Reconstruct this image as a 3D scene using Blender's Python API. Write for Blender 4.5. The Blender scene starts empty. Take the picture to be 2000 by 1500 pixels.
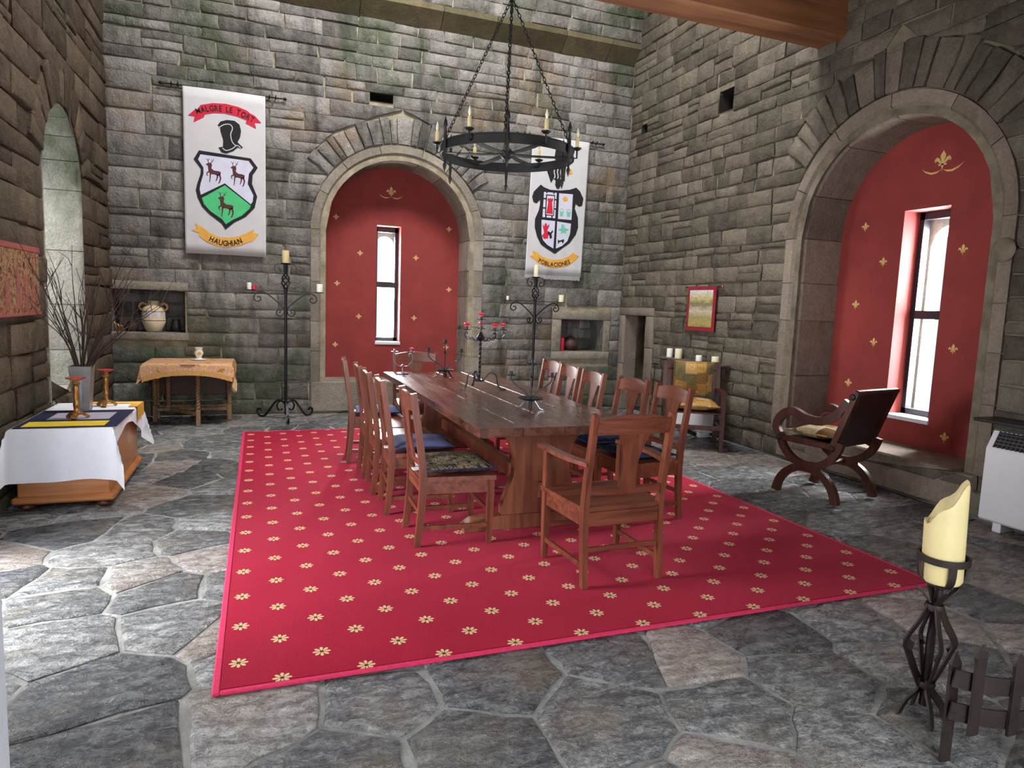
import bpy, bmesh, math, random
from mathutils import Vector, Matrix, noise
random.seed(7)
S = bpy.context.scene
COL = S.collection
PI = math.pi

# ---------------------------------------------------------------- camera, sky, lights, exposure
F_PX, YAW, PITCH, ROLL = 1315.88, 0.361537, 0.114806, -0.0371525
CAM = Vector((0, 0, 1.5))
_f = Vector((math.sin(YAW) * math.cos(PITCH), math.cos(YAW) * math.cos(PITCH), -math.sin(PITCH)))
_r = Vector((math.cos(YAW), -math.sin(YAW), 0))
_d = _f.cross(_r)
RIGHT = _r * math.cos(ROLL) + _d * math.sin(ROLL)
DOWN = -_r * math.sin(ROLL) + _d * math.cos(ROLL)
FWD = _f
cd = bpy.data.cameras.new('camera')
cd.sensor_width = 36.0
cd.lens = 36.0 * F_PX / 2000.0
cd.clip_start = 0.05
cam = bpy.data.objects.new('camera', cd)
COL.objects.link(cam)
m = Matrix.Identity(4)
for i in range(3):
    m[i][0] = RIGHT[i]; m[i][1] = -DOWN[i]; m[i][2] = -FWD[i]; m[i][3] = CAM[i]
cam.matrix_world = m
S.camera = cam

W = bpy.data.worlds.new('sky')
S.world = W
W.use_nodes = True
bg = W.node_tree.nodes['Background']
bg.inputs[0].default_value = (0.86, 0.93, 1.0, 1)
bg.inputs[1].default_value = 1.2

def area(name, loc, target, sx, sy, power, color=(1, 1, 1)):
    l = bpy.data.lights.new(name, 'AREA')
    l.shape = 'RECTANGLE'; l.size = sx; l.size_y = sy; l.energy = power; l.color = color
    o = bpy.data.objects.new(name, l)
    COL.objects.link(o)
    o.location = loc
    o.rotation_euler = (Vector(target) - Vector(loc)).to_track_quat('-Z', 'Y').to_euler()
    return o
# daylight: glazed rooflight above the hall, the three window slits, the wide doorway behind the camera
area('rooflight', (1.8, 5.9, 7.25), (1.8, 7.6, 1.5), 3.0, 1.2, 450, (1.0, 0.98, 0.96))
area('window_daylight', (1.76, 10.3, 1.75), (1.76, 5, 1.45), 0.30, 1.6, 270, (0.95, 0.98, 1.0))
area('window_daylight', (6.4, 4.62, 1.6), (3, 4.5, 1.0), 0.34, 1.9, 330, (0.95, 0.98, 1.0))
area('window_daylight', (-3.1, 7.22, 1.8), (0.6, 6.7, 0.2), 0.5, 1.6, 95, (0.95, 0.98, 1.0))
area('side_door_daylight', (-2.45, 3.75, 1.25), (0.6, 4.5, 0.0), 1.1, 2.0, 265, (0.97, 0.98, 1.0))
area('doorway_daylight', (0.3, -2.6, 2.0), (0.6, 5, 0.8), 3.0, 3.2, 250, (0.96, 0.98, 1.0))

S.view_settings.view_transform = 'Standard'
S.view_settings.look = 'None'
S.view_settings.exposure = 0.12
S.view_settings.gamma = 1.0
S.view_settings.use_curve_mapping = False
S.cycles.use_denoising = True
S.cycles.adaptive_threshold = 0.05
S.cycles.adaptive_min_samples = 12
S.cycles.max_bounces = 5
S.cycles.diffuse_bounces = 4
S.cycles.glossy_bounces = 3
S.cycles.sample_clamp_indirect = 6.0

# ---------------------------------------------------------------- mesh builder
class MB:
    def __init__(s):
        s.v = []; s.f = []; s.t = []
    def add(s, vs, fs, tint=0.5):
        n = len(s.v)
        s.v += [tuple(x) for x in vs]
        s.f += [tuple(i + n for i in f) for f in fs]
        s.t += [tint] * len(vs)
        return s
    def box(s, x0, x1, y0, y1, z0, z1, c=0.0, M=None):
        if x0 > x1: x0, x1 = x1, x0
        if y0 > y1: y0, y1 = y1, y0
        if z0 > z1: z0, z1 = z1, z0
        c = min(c, (x1 - x0) * .45, (y1 - y0) * .45, (z1 - z0) * .45)
        if c <= 0:
            vs = [(x, y, z) for z in (z0, z1) for y in (y0, y1) for x in (x0, x1)]
            fs = [(0, 2, 3, 1), (4, 5, 7, 6), (0, 1, 5, 4), (2, 6, 7, 3), (0, 4, 6, 2), (1, 3, 7, 5)]
        else:
            vs = []; idx = {}
            for k, (X, sx) in enumerate(((x0, 1), (x1, -1))):
                for j, (Y, sy) in enumerate(((y0, 1), (y1, -1))):
                    for i, (Z, sz) in enumerate(((z0, 1), (z1, -1))):
                        for a in range(3):
                            idx[(k, j, i, a)] = len(vs)
                            vs.append((X + (0 if a == 0 else c * sx), Y + (0 if a == 1 else c * sy), Z + (0 if a == 2 else c * sz)))
            g = lambda k, j, i, a: idx[(k, j, i, a)]
            fs = [(g(0,0,0,0), g(0,0,1,0), g(0,1,1,0), g(0,1,0,0)), (g(1,0,0,0), g(1,1,0,0), g(1,1,1,0), g(1,0,1,0)),
                  (g(0,0,0,1), g(1,0,0,1), g(1,0,1,1), g(0,0,1,1)), (g(0,1,0,1), g(0,1,1,1), g(1,1,1,1), g(1,1,0,1)),
                  (g(0,0,0,2), g(0,1,0,2), g(1,1,0,2), g(1,0,0,2)), (g(0,0,1,2), g(1,0,1,2), g(1,1,1,2), g(0,1,1,2))]
            for i in (0, 1):
                for j in (0, 1):
                    fs.append((g(0,j,i,1), g(0,j,i,2), g(1,j,i,2), g(1,j,i,1)))
                    fs.append((g(j,0,i,0), g(j,0,i,2), g(j,1,i,2), g(j,1,i,0)))
                    fs.append((g(j,i,0,0), g(j,i,0,1), g(j,i,1,1), g(j,i,1,0)))
            for k in (0, 1):
                for j in (0, 1):
                    for i in (0, 1):
                        fs.append((g(k,j,i,0), g(k,j,i,1), g(k,j,i,2)))
        if M: vs = [M @ Vector(v) for v in vs]
        return s.add(vs, fs)
    def frame_path(s, pts, closed=False):
        P = [Vector(p) for p in pts]; n = len(P); T = []
        for i in range(n):
            a = P[(i - 1) % n] if (closed or i > 0) else P[i]
            b = P[(i + 1) % n] if (closed or i < n - 1) else P[i]
            t = b - a
            T.append(t.normalized() if t.length > 1e-9 else Vector((0, 0, 1)))
        up = Vector((0, 0, 1)) if abs(T[0].z) < .9 else Vector((0, 1, 0))
        N = (up - T[0] * up.dot(T[0])).normalized(); out = []
        for i in range(n):
            N = N - T[i] * N.dot(T[i])
            N = N.normalized() if N.length > 1e-6 else T[i].orthogonal().normalized()
            out.append((P[i], N, T[i].cross(N)))
        return out
    def sweep(s, pts, cross, closed=False, scale=None):
        fr = s.frame_path(pts, closed); k = len(cross); vs = []; fs = []
        for i, (p, N, B) in enumerate(fr):
            q = scale[i] if scale else 1.0
            vs += [p + N * (a * q) + B * (b * q) for a, b in cross]
        n = len(fr)
        for i in range(n if closed else n - 1):
            j = (i + 1) % n
            for c in range(k):
                e = (c + 1) % k
                fs.append((i * k + c, i * k + e, j * k + e, j * k + c))
        if not closed:
            fs.append(tuple(reversed(range(k)))); fs.append(tuple((n - 1) * k + c for c in range(k)))
        return s.add(vs, fs)
    def tube(s, pts, r, seg=8, closed=False):
        cr = [(math.cos(2 * PI * i / seg), math.sin(2 * PI * i / seg)) for i in range(seg)]
        sc = r if isinstance(r, (list, tuple)) else [r] * len(pts)
        return s.sweep(pts, cr, closed, sc)
    def bar(s, pts, a, b, closed=False, scale=None):
        return s.sweep(pts, [(-a/2, -b/2), (a/2, -b/2), (a/2, b/2), (-a/2, b/2)], closed, scale)
    def lathe(s, prof, seg=16, c=(0, 0, 0), M=None, wob=None):
        vs = []; fs = []; k = len(prof)
        for i in range(seg):
            a = 2 * PI * i / seg
            for r, z in prof:
                w = 1 + (wob(a, z) if wob else 0)
                vs.append((c[0] + r * w * math.cos(a), c[1] + r * w * math.sin(a), c[2] + z))
        for i in range(seg):
            j = (i + 1) % seg
            for q in range(k - 1):
                fs.append((i * k + q, j * k + q, j * k + q + 1, i * k + q + 1))
        if prof[0][0] > 1e-5: fs.append(tuple(i * k for i in reversed(range(seg))))
        if prof[-1][0] > 1e-5: fs.append(tuple(i * k + k - 1 for i in range(seg)))
        if M: vs = [M @ Vector(v) for v in vs]
        return s.add(vs, fs)
    def prism(s, poly, a, b, fn):
        """extrude a 2-D outline between depths a and b; fn(u, v, depth) gives the point"""
        n = len(poly)
        vs = [fn(u, v, a) for u, v in poly] + [fn(u, v, b) for u, v in poly]
        fs = [tuple(range(n)), tuple(reversed(range(n, 2 * n)))]
        for i in range(n):
            j = (i + 1) % n
            fs.append((i, i + n, j + n, j))
        return s.add(vs, fs)
    def build(s, name, mat, parent=None, smooth=None, fix=True, loc=None, tint=False):
        me = bpy.data.meshes.new(name)
        me.from_pydata(s.v, [], s.f)
        if tint:
            at = me.attributes.new('tint', 'FLOAT', 'POINT')
            at.data.foreach_set('value', s.t)
        if fix:
            b = bmesh.new(); b.from_mesh(me)
            bmesh.ops.remove_doubles(b, verts=b.verts, dist=1e-6)
            bmesh.ops.recalc_face_normals(b, faces=b.faces)
            b.to_mesh(me); b.free()
        if smooth is not None:
            me.shade_smooth()
            me.set_sharp_from_angle(angle=math.radians(smooth))
        me.materials.append(mat)
        return link(name, me, parent, loc)

def link(name, data, parent=None, loc=None):
    o = bpy.data.objects.new(name, data)
    COL.objects.link(o)
    if parent: o.parent = parent
    if loc: o.location = loc
    return o
def tag(o, label, cat, group=None, kind=None):
    o['label'] = label
    o['category'] = cat
    if group: o['group'] = group
    if kind: o['kind'] = kind
    return o
def struct(o, label=None):
    o['kind'] = 'structure'
    if label: o['label'] = label
    return o
def thing(name, label, cat, loc=(0, 0, 0), rz=0.0, group=None):
    o = link(name, None, None, loc)
    o.empty_display_size = 0.1
    o.rotation_euler = (0, 0, rz)
    return tag(o, label, cat, group)
def dup(root, loc, rz, label, group=None):
    r = root.copy(); COL.objects.link(r)
    r.location = loc; r.rotation_euler = (0, 0, rz); r['label'] = label
    if group: r['group'] = group
    for ch in list(root.children):
        c = ch.copy(); COL.objects.link(c); c.parent = r
        for g in list(ch.children):
            d = g.copy(); COL.objects.link(d); d.parent = c
    return r
def arc(cx, cy, r, a0, a1, n):
    return [(cx + r * math.cos(math.radians(a0 + (a1 - a0) * i / n)), cy + r * math.sin(math.radians(a0 + (a1 - a0) * i / n))) for i in range(n + 1)]
def spiral(cx, cy, r0, r1, a0, a1, n):
    out = []
    for i in range(n + 1):
        t = i / n; a = math.radians(a0 + (a1 - a0) * t); r = r0 + (r1 - r0) * t
        out.append((cx + r * math.cos(a), cy + r * math.sin(a)))
    return out
def smooth_path(pts, n=6):
    """Catmull-Rom through 3-D points"""
    P = [Vector(p) for p in pts]; out = []
    for i in range(len(P) - 1):
        a = P[max(i - 1, 0)]; b = P[i]; c = P[i + 1]; d = P[min(i + 2, len(P) - 1)]
        for k in range(n):
            t = k / n
            out.append(.5 * ((2 * b) + (c - a) * t + (2 * a - 5 * b + 4 * c - d) * t * t + (3 * b - a - 3 * c + d) * t ** 3))
    out.append(P[-1])
    return out

# ---------------------------------------------------------------- materials
def srgb(r, g, b):
    f = lambda c: (c / 255 / 12.92) if c / 255 <= .04045 else ((c / 255 + .055) / 1.055) ** 2.4
    return (f(r), f(g), f(b), 1)
class NT:
    def __init__(s, name):
        s.m = bpy.data.materials.new(name); s.m.use_nodes = True
        s.t = s.m.node_tree; s.p = s.t.nodes['Principled BSDF']; s.out = s.t.nodes['Material Output']
    def n(s, kind, **kw):
        x = s.t.nodes.new('ShaderNode' + kind)
        for k, v in kw.items(): setattr(x, k, v)
        return x
    def l(s, a, b): s.t.links.new(a, b)
    def noise(s, vec, scale, detail=4, rough=.55, dist=0):
        x = s.n('TexNoise'); x.inputs['Scale'].default_value = scale; x.inputs['Detail'].default_value = detail
        x.inputs['Roughness'].default_value = rough; x.inputs['Distortion'].default_value = dist
        if vec: s.l(vec, x.inputs['Vector'])
        return x.outputs['Fac']
    def ramp(s, fac, stops, interp='LINEAR'):
        x = s.n('ValToRGB'); x.color_ramp.interpolation = interp
        e = x.color_ramp.elements
        while len(e) < len(stops): e.new(.5)
        for q, (p, c) in zip(e, stops):
            q.position = p; q.color = c if len(c) == 4 else (*c, 1)
        s.l(fac, x.inputs[0]); return x.outputs[0]
    def mix(s, fac, a, b, mode='MIX'):
        x = s.n('Mix', data_type='RGBA', blend_type=mode)
        for sock, val in ((x.inputs[0], fac), (x.inputs[6], a), (x.inputs[7], b)):
            if hasattr(val, 'type') or hasattr(val, 'links'): s.l(val, sock)
            else: sock.default_value = val
        return x.outputs[2]
    def math(s, op, a, b=0.0, c=None, clamp=False):
        x = s.n('Math', operation=op, use_clamp=clamp)
        for i, v in enumerate((a, b, c)):
            if v is None: continue
            if hasattr(v, 'links'): s.l(v, x.inputs[i])
            else: x.inputs[i].default_value = v
        return x.outputs[0]
    def bump(s, h, strength, dist=.01, prev=None):
        x = s.n('Bump'); x.inputs['Strength'].default_value = strength; x.inputs['Distance'].default_value = dist
        s.l(h, x.inputs['Height'])
        if prev: s.l(prev, x.inputs['Normal'])
        s.l(x.outputs[0], s.p.inputs['Normal'])
        return x.outputs[0]
    def pos(s): return s.n('NewGeometry').outputs['Position']
    def obj(s): return s.n('TexCoord').outputs['Object']
    def vmap(s, vec, scale=(1, 1, 1), rot=(0, 0, 0), loc=(0, 0, 0)):
        x = s.n('Mapping'); s.l(vec, x.inputs[0])
        x.inputs['Scale'].default_value = scale; x.inputs['Rotation'].default_value = rot; x.inputs['Location'].default_value = loc
        return x.outputs[0]
    def setp(s, **kw):
        for k, v in kw.items():
            i = s.p.inputs[k]
            if hasattr(v, 'links'): s.l(v, i)
            else: i.default_value = v
        return s

def plain(name, col, rough=.6, metal=0, var=.12, scale=8, bump=0, bs=60, spec=None):
    """a plain material with slight tonal variation and optional fine relief"""
    t = NT(name); c = srgb(*col)
    o = t.obj(); f = t.noise(o, scale, 4)
    lo = tuple(x * (1 - var) for x in c[:3]); hi = tuple(min(1, x * (1 + var)) for x in c[:3])
    t.setp(**{'Base Color': t.ramp(f, [(.3, lo), (.7, hi)]), 'Roughness': rough, 'Metallic': metal})
    if spec is not None: t.setp(**{'Specular IOR Level': spec})
    if bump: t.bump(t.noise(o, bs, 3), bump, .004)
    return t.m

def wood(name, c0, c1, rough=.4, axis=2, grain=9.0, coat=0.0, bump=.12, spec=.5):
    t = NT(name)
    sc = [grain * 3] * 3; sc[axis] = grain * .22
    v = t.vmap(t.obj(), scale=sc)
    a = t.noise(v, 1.0, 6, .6, .6)
    b = t.noise(t.obj(), 2.2, 2)
    col = t.ramp(a, [(.28, srgb(*c0)), (.72, srgb(*c1))])
    col = t.mix(.35, col, t.ramp(b, [(.3, (.55, .55, .55)), (.7, (1, 1, 1))]), 'MULTIPLY')
    t.setp(**{'Base Color': col, 'Roughness': t.ramp(a, [(.2, (rough - .07,) * 3), (.8, (rough + .1,) * 3)]), 'Coat Weight': coat, 'Coat Roughness': .18})
    t.setp(**{'Specular IOR Level': spec})
    t.bump(a, bump, .002)
    return t.m

def stone(name, dark, light, green=0.0, soot=0.0, orange=0.0, rough=.9, bump=.75, gz=3.3, gk=.10):
    """weathered stone: tone per block, mottling, algae, soot streaks"""
    t = NT(name)
    P = t.pos()
    at = t.n('Attribute', attribute_name='tint').outputs['Fac']
    vm = t.n('VectorMath', operation='ADD'); t.l(P, vm.inputs[0])
    cx = t.n('CombineXYZ'); t.l(t.math('MULTIPLY', at, 23.0), cx.inputs[0]); t.l(t.math('MULTIPLY', at, 11.0), cx.inputs[2])
    t.l(cx.outputs[0], vm.inputs[1]); V = vm.outputs[0]
    mott = t.noise(V, 7.0, 6, .65)
    fine = t.noise(V, 42.0, 5, .7)
    col = t.ramp(t.math('ADD', t.math('MULTIPLY', mott, .62), t.math('MULTIPLY', at, .38)), [(.25, srgb(*dark)), (.75, srgb(*light))])
    col = t.mix(.55, col, t.ramp(fine, [(.3, (.5, .49, .47)), (.62, (1, 1, 1))]), 'MULTIPLY')
    if orange:
        o = t.ramp(t.noise(P, 1.7, 3, .6), [(.55, (0, 0, 0)), (.7, (orange,) * 3)])
        col = t.mix(o, col, srgb(150, 118, 80))
    if soot:
        sv = t.vmap(P, scale=(2.6, 2.6, .55))
        o = t.ramp(t.noise(sv, 1.6, 5, .65), [(.50, (0, 0, 0)), (.70, (soot,) * 3)])
        col = t.mix(o, col, srgb(48, 48, 44))
    if green:
        gv = t.vmap(P, scale=(1.0, 1.0, .7))
        g1 = t.noise(gv, 1.35, 5, .65)
        z = t.n('SeparateXYZ'); t.l(P, z.inputs[0])
        top = t.math('MULTIPLY', t.math('SUBTRACT', z.outputs[2], gz, clamp=True), gk)
        low = t.math('MULTIPLY', t.math('SUBTRACT', 1.6, z.outputs[2], clamp=True), .12)
        gg = t.math('ADD', t.math('ADD', g1, top), low)
        o = t.ramp(gg, [(.56, (0, 0, 0)), (.74, (green,) * 3)])
        col = t.mix(o, col, srgb(66, 78, 54))
    t.setp(**{'Base Color': col, 'Roughness': rough, 'Specular IOR Level': .25})
    b1 = t.bump(t.noise(V, 9.0, 5, .62), bump, .055)
    t.bump(fine, .7, .014, b1)
    return t.m

M_STB = stone('grey_wall_stone', (90, 88, 85), (164, 160, 155), green=.8, soot=.8, orange=.35)
M_STR = stone('brown_grey_wall_stone', (72, 67, 58), (126, 118, 104), green=.15, soot=.45)
M_STL = stone('brown_wall_stone', (60, 49, 38), (106, 91, 74), green=.35, soot=.55)
M_DRESS = stone('dressed_stone', (128, 120, 108), (172, 164, 150), green=.4, soot=.22, bump=.3)
M_DRESSR = stone('brown_dressed_stone', (112, 100, 88), (150, 138, 124), soot=.22, bump=.3)
M_DRESSL = stone('pale_dressed_stone', (138, 136, 126), (176, 174, 164), green=.75, soot=.15, bump=.3, gz=2.0, gk=.28)
M_CORN = stone('olive_cornice_stone', (84, 76, 56), (122, 112, 86), green=.4, soot=.3, bump=.25)
def mortar(name, c):
    t = NT(name); P = t.pos(); f = t.noise(P, 6, 5)
    col = t.ramp(f, [(.3, tuple(x * .45 for x in srgb(*c)[:3])), (.7, srgb(*c))])
    t.setp(**{'Base Color': col, 'Roughness': .95, 'Specular IOR Level': .1})
    t.bump(t.noise(P, 40, 4), .8, .01)
    return t.m
M_MORB = mortar('lime_mortar', (172, 162, 138))
M_MORR = mortar('grey_mortar', (132, 124, 106))
M_MORL = mortar('brown_mortar', (92, 80, 62))

def flag_mat():
    t = NT('slate_flagstone'); P = t.pos()
    at = t.n('Attribute', attribute_name='tint').outputs['Fac']
    vm = t.n('VectorMath', operation='ADD'); t.l(P, vm.inputs[0])
    cx = t.n('CombineXYZ'); t.l(t.math('MULTIPLY', at, 31.0), cx.inputs[0]); t.l(at, cx.inputs[1])
    t.l(cx.outputs[0], vm.inputs[1]); V = vm.outputs[0]
    rip = t.noise(t.vmap(V, scale=(.8, 1.6, 1), rot=(0, 0, .35)), 12.0, 6, .70, .55)
    big = t.noise(V, 2.4, 4, .6)
    spk = t.noise(V, 52.0, 4, .72, .3)
    mixv = t.math('ADD', t.math('ADD', t.math('MULTIPLY', rip, .50), t.math('MULTIPLY', spk, .34)), t.math('MULTIPLY', at, .16))
    col = t.ramp(mixv, [(.36, srgb(56, 60, 64)), (.5, srgb(120, 122, 123)), (.64, srgb(196, 196, 193))])
    warm = t.ramp(big, [(.50, (0, 0, 0)), (.68, (.5,) * 3)])
    col = t.mix(warm, col, srgb(132, 120, 100))
    pick = t.ramp(at, [(.86, (0, 0, 0)), (.88, (.28,) * 3)])
    col = t.mix(pick, col, srgb(172, 138, 118))
    t.setp(**{'Base Color': col, 'Roughness': t.ramp(rip, [(.3, (.14,) * 3), (.7, (.38,) * 3)]), 'Specular IOR Level': .55})
    b = t.bump(rip, 1.0, .06)
    t.bump(spk, .8, .016, b)
    return t.m
M_FLAG = flag_mat()
M_FLOORMORTAR = mortar('cement_joint', (158, 157, 153))

M_WOOD = wood('mahogany_chair_wood', (78, 38, 26), (130, 69, 47), .34, 2, coat=.25)
M_WOODH = wood('mahogany_rail_wood', (78, 38, 26), (130, 69, 47), .34, 0, coat=.25)
M_TABLE = wood('dark_table_wood', (66, 36, 27), (112, 68, 50), .26, 1, 7, coat=.35, bump=.04)
M_TRESTLE = wood('trestle_wood', (92, 49, 33), (148, 88, 60), .42, 2, 6)
M_BEAM = wood('beam_timber', (98, 58, 34), (158, 104, 64), .65, 0, 4)
M_PINE = wood('honey_pine', (146, 86, 40), (196, 128, 70), .38, 0, 6, coat=.2)
M_OAK = wood('weathered_oak', (92, 66, 44), (164, 126, 88), .55, 2, 10)
M_DARKWOOD = wood('dark_walnut', (42, 21, 15), (88, 47, 34), .42, 2, 9, coat=.05, spec=.3)
M_IRON = plain('wrought_iron', (34, 34, 38), .45, .55, .25, 20, .3, 60)
M_BLACKIRON = plain('black_iron', (13, 12, 12), .6, .2, .25, 20, .3, 60)
M_RUST = plain('rusty_iron', (44, 34, 31), .6, .35, .35, 14, .5, 50)
M_STEEL = plain('grey_steel', (120, 124, 132), .3, .8, .15, 10)
M_PEWTER = plain('pewter_vase', (134, 128, 126), .35, .35, .2, 5)
M_GOLD = plain('antique_gold', (166, 120, 62), .35, .7, .4, 30, .4, 60)
M_WAX = plain('cream_wax', (226, 218, 188), .5, 0, .06, 6)
M_WAXY = plain('yellow_wax', (210, 193, 140), .5, 0, .08, 5, .15, 30)
M_WAXW = plain('white_wax', (236, 234, 224), .5, 0, .05, 6)
M_REDWAX = plain('red_wax', (196, 34, 56), .4, 0, .15, 10)
M_WHITE = plain('white_linen', (232, 233, 238), .85, 0, .04, 6, .3, 160)
M_BANNER = plain('banner_cotton', (200, 199, 201), .9, 0, .04, 5, .3, 200)
M_BLACK = plain('black_felt', (24, 23, 28), .85, 0, .2, 20)
M_REDFELT = plain('red_felt', (200, 30, 58), .85, 0, .1, 20)
M_GREEN = plain('green_satin', (70, 190, 120), .6, 0, .1, 8)
M_LILAC = plain('lilac_white_satin', (206, 206, 224), .6, 0, .06, 8)
M_ORANGE = plain('gold_satin', (222, 164, 62), .6, 0, .12, 12)
M_BROWN = plain('brown_felt', (82, 44, 46), .85, 0, .15, 20)
M_TEAL = plain('teal_felt', (110, 190, 165), .85, 0, .1, 20)
M_NAVY = plain('navy_felt', (22, 24, 62), .9, 0, .2, 20)
M_YELLOW = plain('yellow_felt', (226, 196, 40), .85, 0, .12, 12)
M_GREYFELT = plain('grey_lilac_felt', (168, 162, 178), .9, 0, .08, 12)
M_REDPAINT = plain('red_limewash', (138, 50, 46), .8, 0, .14, 3, .35, 90)
M_FLEUR = plain('gold_paint', (214, 178, 112), .6, 0, .1, 40)
M_FRAME = plain('dark_window_frame', (38, 36, 42), .4, .1, .1, 8)
M_PLASTER = plain('white_plaster', (208, 212, 220), .85, 0, .06, 3, .4, 40)
M_ENAMEL = plain('white_enamel', (222, 222, 226), .35, 0, .04, 3)
M_BLACKSHELF = plain('black_slab', (22, 22, 24), .4, 0, .2, 6)
M_GREYSHELF = plain('grey_painted_board', (86, 82, 76), .7, 0, .2, 8)
M_DARK = plain('dark_recess', (30, 28, 26), .95, 0, .3, 4)  # dark base colour carries the shade inside putlog holes and the door passage
M_LEATHER = plain('dark_leather', (44, 26, 28), .35, 0, .2, 10, .2, 80)
M_BRANCH = plain('bare_twig', (58, 42, 36), .8, 0, .25, 20)
M_BLUEC = plain('blue_cushion_cloth', (70, 72, 112), .85, 0, .2, 12, .3, 120)
def glass_mat():
    t = NT('window_glass')
    tr = t.n('BsdfTransparent'); gl = t.n('BsdfGlossy'); gl.inputs['Roughness'].default_value = .02
    mx = t.n('MixShader'); mx.inputs[0].default_value = .06
    t.l(tr.outputs[0], mx.inputs[1]); t.l(gl.outputs[0], mx.inputs[2]); t.l(mx.outputs[0], t.out.inputs[0])
    return t.m
M_GLASS = glass_mat()
def rug_mat():
    """crimson pile with half-drop rows of small cream flowers"""
    t = NT('crimson_carpet'); P = t.pos()
    L = .3272; sx = t.n('SeparateXYZ'); t.l(P, sx.inputs[0])
    def flower(ox, oy):
        u = t.math('SUBTRACT', t.math('FRACT', t.math('DIVIDE', t.math('SUBTRACT', sx.outputs[0], ox), L)), .5)
        v = t.math('SUBTRACT', t.math('FRACT', t.math('DIVIDE', t.math('SUBTRACT', sx.outputs[1], oy), L)), .5)
        u = t.math('MULTIPLY', u, L); v = t.math('MULTIPLY', v, L)
        r = t.math('SQRT', t.math('ADD', t.math('MULTIPLY', u, u), t.math('MULTIPLY', v, v)))
        a = t.math('ARCTAN2', v, u)
        pet = t.math('ABSOLUTE', t.math('COSINE', t.math('MULTIPLY', a, 4.0)))
        lim = t.math('ADD', .016, t.math('MULTIPLY', pet, .022))
        m1 = t.math('LESS_THAN', r, lim)
        eye = t.math('LESS_THAN', r, .009)
        gap = t.math('MULTIPLY', t.math('LESS_THAN', pet, .38), t.math('LESS_THAN', r, .03))
        return m1, t.math('MAXIMUM', eye, t.math('MULTIPLY', gap, t.math('GREATER_THAN', r, .007)))
    a, ae = flower(-.085 - L / 2, 2.804 - L / 2)
    b, be = flower(-.085, 2.804)
    fl = t.math('MAXIMUM', a, b); dk = t.math('MAXIMUM', ae, be)
    pile = t.noise(P, 260, 3, .7); sh = t.noise(P, 2.0, 4)
    red = t.ramp(pile, [(.3, srgb(110, 3, 27)), (.7, srgb(172, 15, 50))])
    red = t.mix(.35, red, t.ramp(sh, [(.35, (.72, .72, .72)), (.65, (1, 1, 1))]), 'MULTIPLY')
    col = t.mix(fl, red, srgb(206, 176, 130))
    col = t.mix(dk, col, srgb(70, 44, 24))
    t.setp(**{'Base Color': col, 'Roughness': .95, 'Specular IOR Level': .1, 'Sheen Weight': .25, 'Sheen Roughness': .4})
    t.l(srgb_node(t, 230, 120, 140), t.p.inputs['Sheen Tint'])
    t.bump(pile, .6, .004)
    return t.m
def srgb_node(t, r, g, b):
    x = t.n('RGB'); x.outputs[0].default_value = srgb(r, g, b); return x.outputs[0]
M_RUG = rug_mat()
M_RUGEDGE = plain('pink_carpet_binding', (190, 34, 78), .95, 0, .15, 60, .5, 200)
def tapestry_mat(name, cols, scale, axis=(1, 1, 1)):
    t = NT(name); v = t.vmap(t.obj(), scale=axis)
    f = t.noise(v, scale, 4, .6, .6)
    n = len(cols); st = [(.30 + .42 * i / (n - 1), srgb(*c)) for i, c in enumerate(cols)]
    t.setp(**{'Base Color': t.ramp(f, st, 'CONSTANT'), 'Roughness': .95, 'Specular IOR Level': .1})
    t.bump(t.noise(t.obj(), 150, 2), .4, .003)
    return t.m
M_TAPESTRY = tapestry_mat('hunting_tapestry_weave', [(58, 38, 32), (116, 78, 60), (140, 118, 86), (132, 66, 58), (92, 80, 58), (148, 124, 96)], 16)
M_CUSHGOLD = tapestry_mat('navy_gold_brocade', [(30, 32, 44), (58, 60, 60), (128, 112, 78), (52, 54, 58), (150, 120, 74), (34, 36, 50)], 30)
M_CUSHNAVY = tapestry_mat('dark_navy_brocade', [(12, 14, 24), (22, 30, 52), (30, 44, 74), (14, 16, 26), (96, 84, 56)], 34)
def patchwork(name, cols, scale):
    t = NT(name); v = t.n('TexVoronoi', distance='CHEBYCHEV'); v.inputs['Scale'].default_value = scale; v.inputs['Randomness'].default_value = .55
    o = t.obj(); t.l(o, v.inputs['Vector']); n = len(cols)
    sp = t.n('SeparateColor'); t.l(v.outputs['Color'], sp.inputs[0])
    col = t.ramp(sp.outputs[0], [(i / n, srgb(*c)) for i, c in enumerate(cols)], 'CONSTANT')
    ring = t.ramp(t.math('FRACT', t.math('MULTIPLY', v.outputs['Distance'], scale * .55)), [(.5, (.72, .66, .56)), (.6, (1, 1, 1))])
    col = t.mix(.6, col, ring, 'MULTIPLY'); col = t.mix(.3, col, t.ramp(t.noise(o, 40, 3), [(.35, (.6, .56, .5)), (.65, (1, 1, 1))]), 'MULTIPLY')
    t.setp(**{'Base Color': col, 'Roughness': .95, 'Specular IOR Level': .1}); t.bump(t.noise(o, 150, 2), .4, .003)
    return t.m
M_CUSHSTR = patchwork('ochre_patchwork_cloth', [(176, 132, 76), (142, 108, 66), (196, 160, 108), (118, 112, 80), (188, 146, 82), (160, 128, 86)], 8)
M_CUSHBRN = patchwork('brown_cream_cloth', [(120, 84, 50), (196, 178, 148), (92, 62, 38), (164, 128, 84), (140, 100, 60)], 6)
M_CLOTHGOLD = tapestry_mat('peach_brocade_cloth', [(168, 116, 72), (206, 160, 112), (190, 150, 124), (214, 176, 134), (184, 132, 84)], 14)
M_FRINGE = plain('gold_fringe', (206, 156, 92), .9, 0, .25, 90, .5, 200)
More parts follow.
